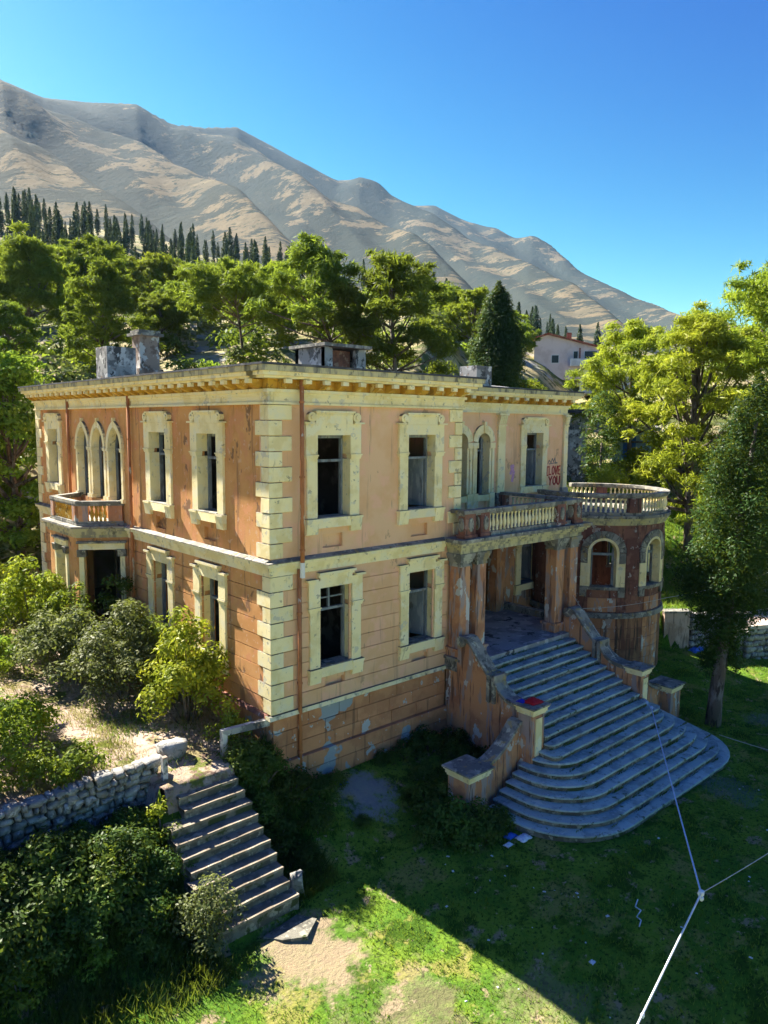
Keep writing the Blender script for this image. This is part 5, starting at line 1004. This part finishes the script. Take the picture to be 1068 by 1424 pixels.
# left margin trees
pine('pine_tree', 'young bright pine with soft needles at the left picture edge', -5.25, 7.2, 8.6, 2.0, 71, PINEY, per=1500, size=.11, lo=.1, n=26, rad=(.12, .2))
x, y = -2.6, 15.4; p, t = pine_shape(77, 12.4 - H(x, y), 6.5, lo=.15, n=30)
x, y = .2, 22.6; p, t = pine_shape(77, 14.2 - H(x, y), 7.5, lo=.15, n=30); make_tree('olive_tree', 'dark spreading tree beyond the far end of the side wall', 'tree', BUSHG, gp(x, y), p, t, 420, .12, 77, aspect=.5)
x, y = -1, 27; p, t = pine_shape(83, 10.5, 7, lo=.12, n=28); make_tree('olive_tree', 'green tree behind the far corner of the villa', 'tree', BUSHG, gp(x, y), p, t, 330, .16, 83, aspect=.5)
# scrub on the hillside
G5 = 'scrub bushes on the hillside behind the villa'; L5 = 'low scrub bush on the hillside behind the villa'
sb = [bush('scrub_bush', L5, 14 + i, 32, 1.3, 1.3, 1.3, (BUSHL, BUSHD, BUSHG)[i], 90 + i, 16, 110, .14, group=G5, stems=4) for i in range(3)]
r_ = random.Random(12)
for i in range(170):
    a = R(r_.uniform(13, 62)); d = r_.uniform(38, 125) ; x, y = CAM.x + d * math.sin(a), CAM.y + d * math.cos(a)
    if (x < 19 and y < 20) or (math.degrees(a) > 50 and d < 112): continue
    copy_tree(r_.choice(sb), gp(x, y, -.2), None, r_.uniform(0, 6), r_.uniform(.6, 1.7) * (1 + d / 250))
G6 = 'yellow-green vines in the plot below the pink house'; L6 = 'yellow-green vine in the sunny plot below the pink house'
v0 = bush('vine', L6, 53.4, 32.6, 1.5, 1.5, 2.0, BUSHY, 99, 18, 120, .16, group=G6, stems=4, cat='vine')
for i in range(16): t = i / 15; copy_tree(v0, gp(50.5 + 7 * t + r_.uniform(-1, 1), 33 - 9 * t + r_.uniform(-1.5, 1.5), -.2), None, r_.uniform(0, 6), r_.uniform(.7, 1.15))
for i, (x, y, rx, hh, mt, lb) in enumerate(((27.9, 6.2, 1.6, 1.5, BUSHG, 'rounded green hedge bush on the bank behind the tower terrace'), (23.3, 5.6, 1.2, 1.0, BUSHD, 'dark bush at the foot of the bank right of the tower'), (27.2, -.2, 2.2, 2.4, BUSHD, 'large dark shrub beneath the big yellow-green pine'), (29.5, -4.2, 2.4, 2.6, BUSHD, 'dark shrub at the right edge behind the concrete platform'), (33.5, 8.8, 1.6, 1.6, BUSHY, 'yellow-green shrub beside the pale blue shed'))):
    bush('bush', lb, x, y, rx, rx, hh, mt, 110 + i, 34, 300, .11)

# ------------------------------------------------------------------ houses, walls and platform on the right
def far_house(name, label, cx, cy, az, zb, outline, depth, wall_m, roof_m, wins, chim=None):
    u = Vector((math.cos(R(az)), -math.sin(R(az)))); w_ = max(p[0] for p in outline); F = Facade((cx - u.x * w_ / 2, cy - u.y * w_ / 2), u); root = thing(name, label, 'house', (cx, cy, zb))
    MB().extr([F(a, 0, zb + b) for a, b in outline], [F(a, -depth, zb + b) for a, b in outline]).build('wall', wall_m, root); rf = None
    top = [p for p in outline[2:]]
    for (a, b), (c, d) in zip(top, top[1:]):
        ex = .5; dx, dz = (a - c), (b - d); L = math.hypot(dx, dz); o0 = (a + dx / L * (ex if (a, b) == top[0] else .0), b + dz / L * (ex if (a, b) == top[0] else 0)); o1 = (c - dx / L * (ex if (c, d) == top[-1] else 0), d - dz / L * (ex if (c, d) == top[-1] else 0))
        rf = MB().hexa([F(o0[0], .5, zb + o0[1] + .02), F(o1[0], .5, zb + o1[1] + .02), F(o1[0], -depth - .5, zb + o1[1] + .02), F(o0[0], -depth - .5, zb + o0[1] + .02), F(o0[0], .5, zb + o0[1] + .24), F(o1[0], .5, zb + o1[1] + .24), F(o1[0], -depth - .5, zb + o1[1] + .24), F(o0[0], -depth - .5, zb + o0[1] + .24)]).build('roof', roof_m, root)
    if chim: MB().fb(F, chim[0], chim[0] + .7, -3, -2.2, zb + chim[1], zb + chim[1] + 1.5).build('chimney', BRICKR, rf)
    for (a, b, c, d) in wins:
        o = MB().fb(F, a, b, -.06, .03, zb + c, zb + d).build('window', WHITEH, root); MB().fb(F, a + .08, b - .08, -.02, .04, zb + c + .08, zb + d - .08).build('pane', GLASS, o)
    return root, F
hz = 17.0
hr, HF = far_house('pink_house', 'pale pink hillside house with red tiled roof, brick chimney and white balcony', 80.2, 46.7, 55.5, hz, [(0, 0), (9.2, 0), (9.2, 4.3), (1.9, 6.3), (0, 5.7)], 8, PINKH, TILE, [(2.4, 3.5, 2.3, 3.5), (5.4, 6.1, 2.3, 4.0), (6.9, 8.7, 2.15, 4.0), (7.0, 8.2, .2, 1.7)], (4.4, 5.3))
MB().fb(HF, 5.0, 9.0, 0, 1.1, hz + 1.85, hz + 2.05).build('balcony', WHITEH, hr)
o = MB().fb(HF, 5.0, 9.0, 1.0, 1.1, hz + 2.06, hz + 2.85).build('balcony_parapet', WHITEH, hr)
for a in (6.3, 8.9): MB().fb(HF, a - .12, a + .12, .9, 1.08, hz + 2.86, hz + 4.3).build('balcony_post', BRICKR, hr)
far_house('white_house', 'white house with a dark sloping roof lower right of the pink house', 73.6, 36.2, 61.5, max(14.6, H(74, 37) - 1), [(0, 0), (6.5, 0), (6.5, 4.4), (0, 2.9)], 6, WHITEH, ROOFM, [(2.6, 3.5, 1.6, 2.7)])
far_house('grey_outbuilding', 'blank grey outbuilding partly hidden behind the right end of the wing', 31.3, 13.0, 57, H(31.3, 13) - .6, [(0, 0), (3.0, 0), (3.0, 4.6), (0, 4.6)], 3, CONC, ROOFM, [(.5, 1.1, 2.4, 3.3)])
r_, SF = far_house('blue_shed', 'pale blue metal shed under the branches of the yellow-green pine', 34.8, 10.1, 66, H(34.8, 10.1) - .1, [(0, 0), (2.4, 0), (2.4, 2.1), (0, 2.3)], 2, BLUESH, CONC, []); r_['category'] = 'shed'
MB().fb(SF, .7, 1.5, -.02, .03, H(34.8, 10.1) + .02, H(34.8, 10.1) + 1.75).build('door', LITTB, r_)
for i, (az, d, hh) in enumerate(((56.2, 135, 9), (54.6, 150, 7), (55.2, 152, 7))):
    x, y = CAM.x + d * math.sin(R(az)), CAM.y + d * math.cos(R(az)); s = hh / 11.5; c = copy_tree(far[i], (x, y, H(x, y) - .2), ('lone narrow cypress rising behind the pink house roof', 'slim cypress left of the pink house chimney on the slope', 'slim cypress between its twin and the pink house chimney')[i], 1.0, (s * .8, s * .8, s)); c['group'] = 'cypresses above the pink house'
# walls beyond the tower
o = thing('garden_wall', 'low pinkish rendered wall with a dark crack right of the tower', 'wall', (21.3, -.4, .3)); GF = Facade((20.75, -.02), (.85, -.70))
MB().fb(GF, 0, 1.15, -.4, 0, -.2, 2.22).build('wall', layered('pinkish_render', (.50, .36, .29, 1), [((.36, .24, .18, 1), 1.4, (1, 1, 1), .45, .65, 0), ((.2, .15, .12, 1), 2.5, STREAK, .6, .7, 4)], bump=.4), o); MB().fb(GF, -.03, 1.2, -.44, .05, 2.221, 2.31).build('coping', GREYST, o)
stone_wall('rubble_wall', 'shaded rubble wall behind the trunk of the large dark cypress', (21.75, -.85), (24.9, -2.0), -.1, .2, 2.2, 1.9, .24, .5, 8)
ts = thing('terrace_steps', 'small sunlit steps between the tower and the pinkish garden wall', 'stairs', (21.2, .8, .3))
for k in range(6): MB().fb(Facade((20.9, .25 + .32 * k), (1, .25)), -.4, 1.2, -.5, 0, -.1 + .18 * k, .62 + .22 * k).build('step', STEP, ts)
pd = thing('concrete_platform', 'flat pale concrete platform on rough stone sides at the right picture edge', 'platform', (25.8, -2.2, .3))
MB().prism([(23.0, -2.75), (25.8, -4.0), (29.5, -1.6), (26.9, -.1)], 1.62, 1.78).build('platform_slab', layered('pale_pink_concrete', (.50, .40, .34, 1), [((.38, .30, .25, 1), .9, (1, 1, 1), .45, .65, 0), ((.6, .55, .5, 1), 2, (1, 1, 1), .6, .7, 4)], bump=.3), pd)
MB().prism([(23.25, -2.7), (25.75, -3.75), (29.2, -1.6), (26.8, -.3)], -.3, 1.615).build('platform_core', EARTHJ, pd)
r2 = random.Random(33)
for p0, p1 in (((23.02, -2.55), (26.8, -.1)), ((23.05, -2.72), (25.8, -3.95)), ((25.8, -3.95), (29.4, -1.6))):
    p0, p1 = Vector(p0), Vector(p1); L = (p1 - p0).length; PFc = Facade(p0, p1 - p0) 
    for k in range(6):
        u = 0
        while u < L - .1:
            w_ = r2.uniform(.25, .6); link('stone', r2.choice(ROCKS), None, pd, PFc(u + w_ / 2, -.16, .12 + k * .27), rot=(0, 0, PFc.rz + r2.uniform(-.1, .1)), scale=(w_, .34, .27)); u += w_
stone_wall('back_wall', 'dark stone wall along the rear of the concrete platform', (26.4, .3), (30.5, -2.2), 1.4, 1.4, 3.0, 3.0, .26, .5, 21)
# ------------------------------------------------------------------ ropes, cloth, litter, grass
def rope(name, label, pts, rad, mat, sag=.0, cat='rope', knots=()):
    P = []
    for a, b in zip(pts, pts[1:]):
        a, b = Vector(a), Vector(b); P += [a.lerp(b, t) - Vector((0, 0, sag * 4 * t * (1 - t))) for t in np.linspace(0, 1, 9)[:-1]]
    P.append(Vector(pts[-1])); m = MB(); m.tube(P, rad, 6); o = m.build(name, mat, None, True); tag(o, label, cat)
    for q, s in knots:
        km = rock_mesh('knot', int(abs(q[0]) * 100) % 97, s, s * .8, s); link('knot', km, mat, o, q)
    return o
ND = (2.4, -10.33, 2.1)
rope('tether_rope', 'thick white rope running from the knot towards the bottom of the picture', [ND, (-1.19, -11.12, 2.12), (-3.4, -11.7, 2.3)], .016, ROPEM, 0, knots=((ND, .055), ((2.37, -10.36, 2.02), .035), ((-1.0, -11.08, 2.1), .03)))
rope('tether_rope', 'blue-white rope stretched from the staircase pier down to the white knot', [(12.1, -3.86, 1.5), (11.72, -4.33, 1.42), ND], .017, ROPEB, .03, knots=(((11.95, -4.05, 1.45), .045), ((11.72, -4.33, 1.42), .05)))
rope('tether_line', 'thin pale line running from the white knot to the right picture edge', [ND, (4.62, -10.63, 2.12), (9.2, -11.3, 2.2)], .008, WIREM, .01)
rope('tether_line', 'thin line from the right porch pillar down to the staircase pier', [(12.7, -.56, 4.32), (12.15, -3.8, 1.52)], .009, WIREM, .05)
rope('tether_line', 'thin pale line low over the lawn at the right of the staircase', [(13.98, -5.59, .28), (13.9, -7.18, .32), (13.8, -9.5, .5)], .010, WIREM, .01)
rope('overhead_wire', 'thin wire crossing in front of the tower to the dark cypress', [(12.98, -.4, 3.75), (18.4, -1.25, 3.5), (24, -3.2, 4.2)], .010, WIREM, .12, 'wire')
rope('loose_string', 'short wavy white string lying on the shaded lawn', [(x, y, H(x, y) + .03) for x, y in ((4.43, -8.05), (4.20, -8.12), (4.18, -8.27), (3.95, -8.30), (3.92, -8.42), (3.74, -8.48))], .014, ROPEM, 0, 'string')
def rag(name, label, x, y, z, sx, sy, hgt, mat, seed, cat='cloth', group=None):
    n = 9; r_ = np.random.default_rng(seed); g = np.linspace(-1, 1, n); V = []
    for i in range(n):
        for j in range(n):
            rr = max(abs(g[i]), abs(g[j])); V.append((g[i] * sx * (1 + .25 * r_.random()), g[j] * sy * (1 + .25 * r_.random()), .012 + max(0, (1 - rr)) ** .7 * hgt * r_.uniform(.55, 1.1)))
    F = [(i * n + j, (i + 1) * n + j, (i + 1) * n + j + 1, i * n + j + 1) for i in range(n - 1) for j in range(n - 1)]
    o = link(name, npmesh(name, V, F, True), mat, None, (x, y, z)); s = o.modifiers.new('thickness', 'SOLIDIFY'); s.thickness = .008; return tag(o, label, cat, group)
rag('cloth', 'crumpled red cloth lying on the cap of the left staircase pier', 6.56, -3.44, B - 3.96, .22, .20, .16, REDC, 3)
rag('cloth', 'small blue cloth beside the red one on the left staircase pier', 6.33, -3.22, B - 3.96, .10, .11, .09, BLUEC, 4)
rag('tarpaulin', 'bright blue plastic sheet on the ground behind the cypress trunk', 21.9, -1.0, H(21.9, -1.0), .5, .22, .18, LITTB, 6, 'plastic sheet')
for i, (x, y, s, m, lb) in enumerate(((4.62, -4.10, .16, LITTER, 'crumpled white plastic bag at the left end of the lowest step'), (4.28, -4.55, .15, LITTB, 'blue plastic scrap in the litter by the lowest step'), (4.45, -4.85, .18, LITTER, 'torn pale plastic sheet spilling from the litter by the lowest step'), (3.95, -4.75, .11, LITTER, 'white plastic bottle scrap on grass near the low left pier'), (3.75, -3.98, .12, LITTER, 'pale crumpled wrapper below the low left pier'), (4.72, -3.75, .12, BLUEC, 'dark blue rag tucked beside the lower curved steps'), (1.9, -.6, .12, LITTB, 'blue plastic scrap near the foot of the front bay wall'))):
    rag('plastic_scrap', lb, x, y, H(x, y) + .005, s, s * .7, s * .6, m, 20 + i, 'litter', 'litter at the left foot of the grand staircase')
lm = rag('plastic_scrap', 'small pale scrap of litter lying on the shaded lawn', 2.35, -8.23, H(2.35, -8.23), .06, .05, .03, LITTER, 50, 'litter', 'small pale scraps scattered over the lawn')
r_ = random.Random(8)
for i in range(44):
    x, y = (r_.uniform(-1, 12), r_.uniform(-11, -6.8)) if i % 2 else (r_.uniform(.5, 4), r_.uniform(-8, -2.5)); 
    if y > -7 and x > 4.2: continue
    c = lm.copy(); COL.objects.link(c); c.location = (x, y, H(x, y)); k = r_.uniform(.2, .62); c.scale = (k, k * r_.uniform(.5, 1.1), k * 1.4); c.rotation_euler = (0, 0, r_.uniform(0, 6))
def blades(name, mat, n, xr, yr, hgt, wid, keep, seed):
    g = np.random.default_rng(seed); x = g.uniform(*xr, n); y = g.uniform(*yr, n); k = keep(x, y, g.random(n)); x, y = x[k], y[k]; z = ground_h(x, y); n = len(x)
    a = g.uniform(0, 6.283, n); h = hgt * g.uniform(.45, 1.3, n); w_ = wid * g.uniform(.6, 1.3, n); lx = g.normal(0, .45, n) * h; ly = g.normal(0, .45, n) * h
    V = np.stack([np.stack([x - np.cos(a) * w_, y - np.sin(a) * w_, z - .01], -1), np.stack([x + np.cos(a) * w_, y + np.sin(a) * w_, z - .01], -1), np.stack([x + lx, y + ly, z + h], -1)], 1).reshape(-1, 3)
    o = link(name, npmesh(name, V, np.arange(3 * n).reshape(-1, 3)), mat); o['kind'] = 'stuff'; return o
bare = lambda x, y: np.minimum.reduce([np.hypot(x - a, y - b) / c for a, b, c in ((-1.9, -4.5, 1.2), (-.9, -6.4, .7), (2.2, -1.1, .7))])
in_bank = lambda x, y: ((x < -3.4) & (y > -4) & (y < .3)) | ((x > -1.3) & (x < 0) & (y > -3) & (y < .2))
not_stair = lambda x, y: ~((x > 4.2) & (x < 14.8) & (y > -6.75)) & ~((x > -.1) & (y > 0) & (x < 20.6)) & (np.hypot(x - 17.6, y - 1.7) > 2.9)
blades('grass', GRASSF, 190000, (-9, 27), (-13, 0), .085, .011, lambda x, y, r: ~in_terr(x, y) & not_stair(x, y) & (bare(x, y) > 1) & (r < .25 + 1.1 * (fbm(x * 1.3, y * 1.3, 77) - .15)), 1)
blades('tall_grass', GRASSF, 14000, (2, 20), (-9, 1), .22, .014, lambda x, y, r: ~in_terr(x, y) & not_stair(x, y) & ((np.abs(np.hypot((x - 9.5) / 1.0, (y + 3.2) / .66) - 5.35) < .35) | (np.hypot(x - 15.3, y + 4.7) < .8) | (y > YL(x) - .8)), 2)
blades('dry_grass', DRYF, 60000, (-9, .2), (.3, 16), .17, .010, lambda x, y, r: r < 2.6 * (fbm(x * .9, y * .9, 5) - .40), 3)
blades('terrace_weeds', GRASSF, 30000, (-9, .2), (.3, 16), .16, .013, lambda x, y, r: r < 3 * (fbm(x * .7 + 9, y * .7, 15) - .50), 5)
blades('bank_weeds', BUSHD, 50000, (-9, 0), (-4, .4), .28, .016, lambda x, y, r: in_bank(x, y) & (r < .2 + 1.6 * (fbm(x, y, 25) - .3)), 6)
blades('lawn_weeds', BUSHG, 9000, (-9, 20), (-12, -1), .10, .028, lambda x, y, r: not_stair(x, y) & (bare(x, y) > .8) & (fbm(x * 2.1, y * 2.1, 88) > .60), 7)
blades('green_grass', GRASSF, 30000, (20, 40), (-4, 16), .2, .03, lambda x, y, r: y > YL(x) + .3, 4)

g_ = np.random.default_rng(31); bx_, by_, bz_ = [], [], []
for k in range(1, 19):
    hw = 2.5 if k < 12 else 2.9 + (k - 12) * .25
    for _ in range(5 if k < 12 else 8):
        c_ = g_.uniform(SX - hw, SX + hw); n_ = g_.integers(14, 60); bx_.append(c_ + g_.normal(0, .13, n_)); by_.append(-.85 - .316 * (k - 1) - .03 - np.abs(g_.normal(0, .02, n_))); bz_.append(np.full(n_, PF - .163 * k))
x, y, z = map(np.concatenate, (bx_, by_, bz_)); n = len(x); a = g_.uniform(0, 6.283, n); h = g_.uniform(.03, .11, n); wd = .008
V = np.stack([np.stack([x - np.cos(a) * wd, y - np.sin(a) * wd, z], -1), np.stack([x + np.cos(a) * wd, y + np.sin(a) * wd, z], -1), np.stack([x + g_.normal(0, .4, n) * h, y - np.abs(g_.normal(0, .4, n)) * h, z + h], -1)], 1).reshape(-1, 3)
o = link('step_weeds', npmesh('step_weeds', V, np.arange(3 * n).reshape(-1, 3)), BUSHD); o['kind'] = 'stuff'
# ------------------------------------------------------------------ air
hm = D.materials.new('thin_haze'); hm.use_nodes = True; hn = hm.node_tree
for q in list(hn.nodes):
    if q.type == 'BSDF_PRINCIPLED': hn.nodes.remove(q)
pv = hn.nodes.new('ShaderNodeVolumePrincipled'); pv.inputs['Color'].default_value = (.36, .62, 1, 1); pv.inputs['Density'].default_value = .00005; pv.inputs['Anisotropy'].default_value = .2
hn.links.new(pv.outputs[0], hn.nodes['Material Output'].inputs['Volume'])
hz_ = MB().box(-12500, 12500, -12500, 12500, -6, 660).mesh('haze'); ho = link('haze', hz_, hm); ho['kind'] = 'stuff'
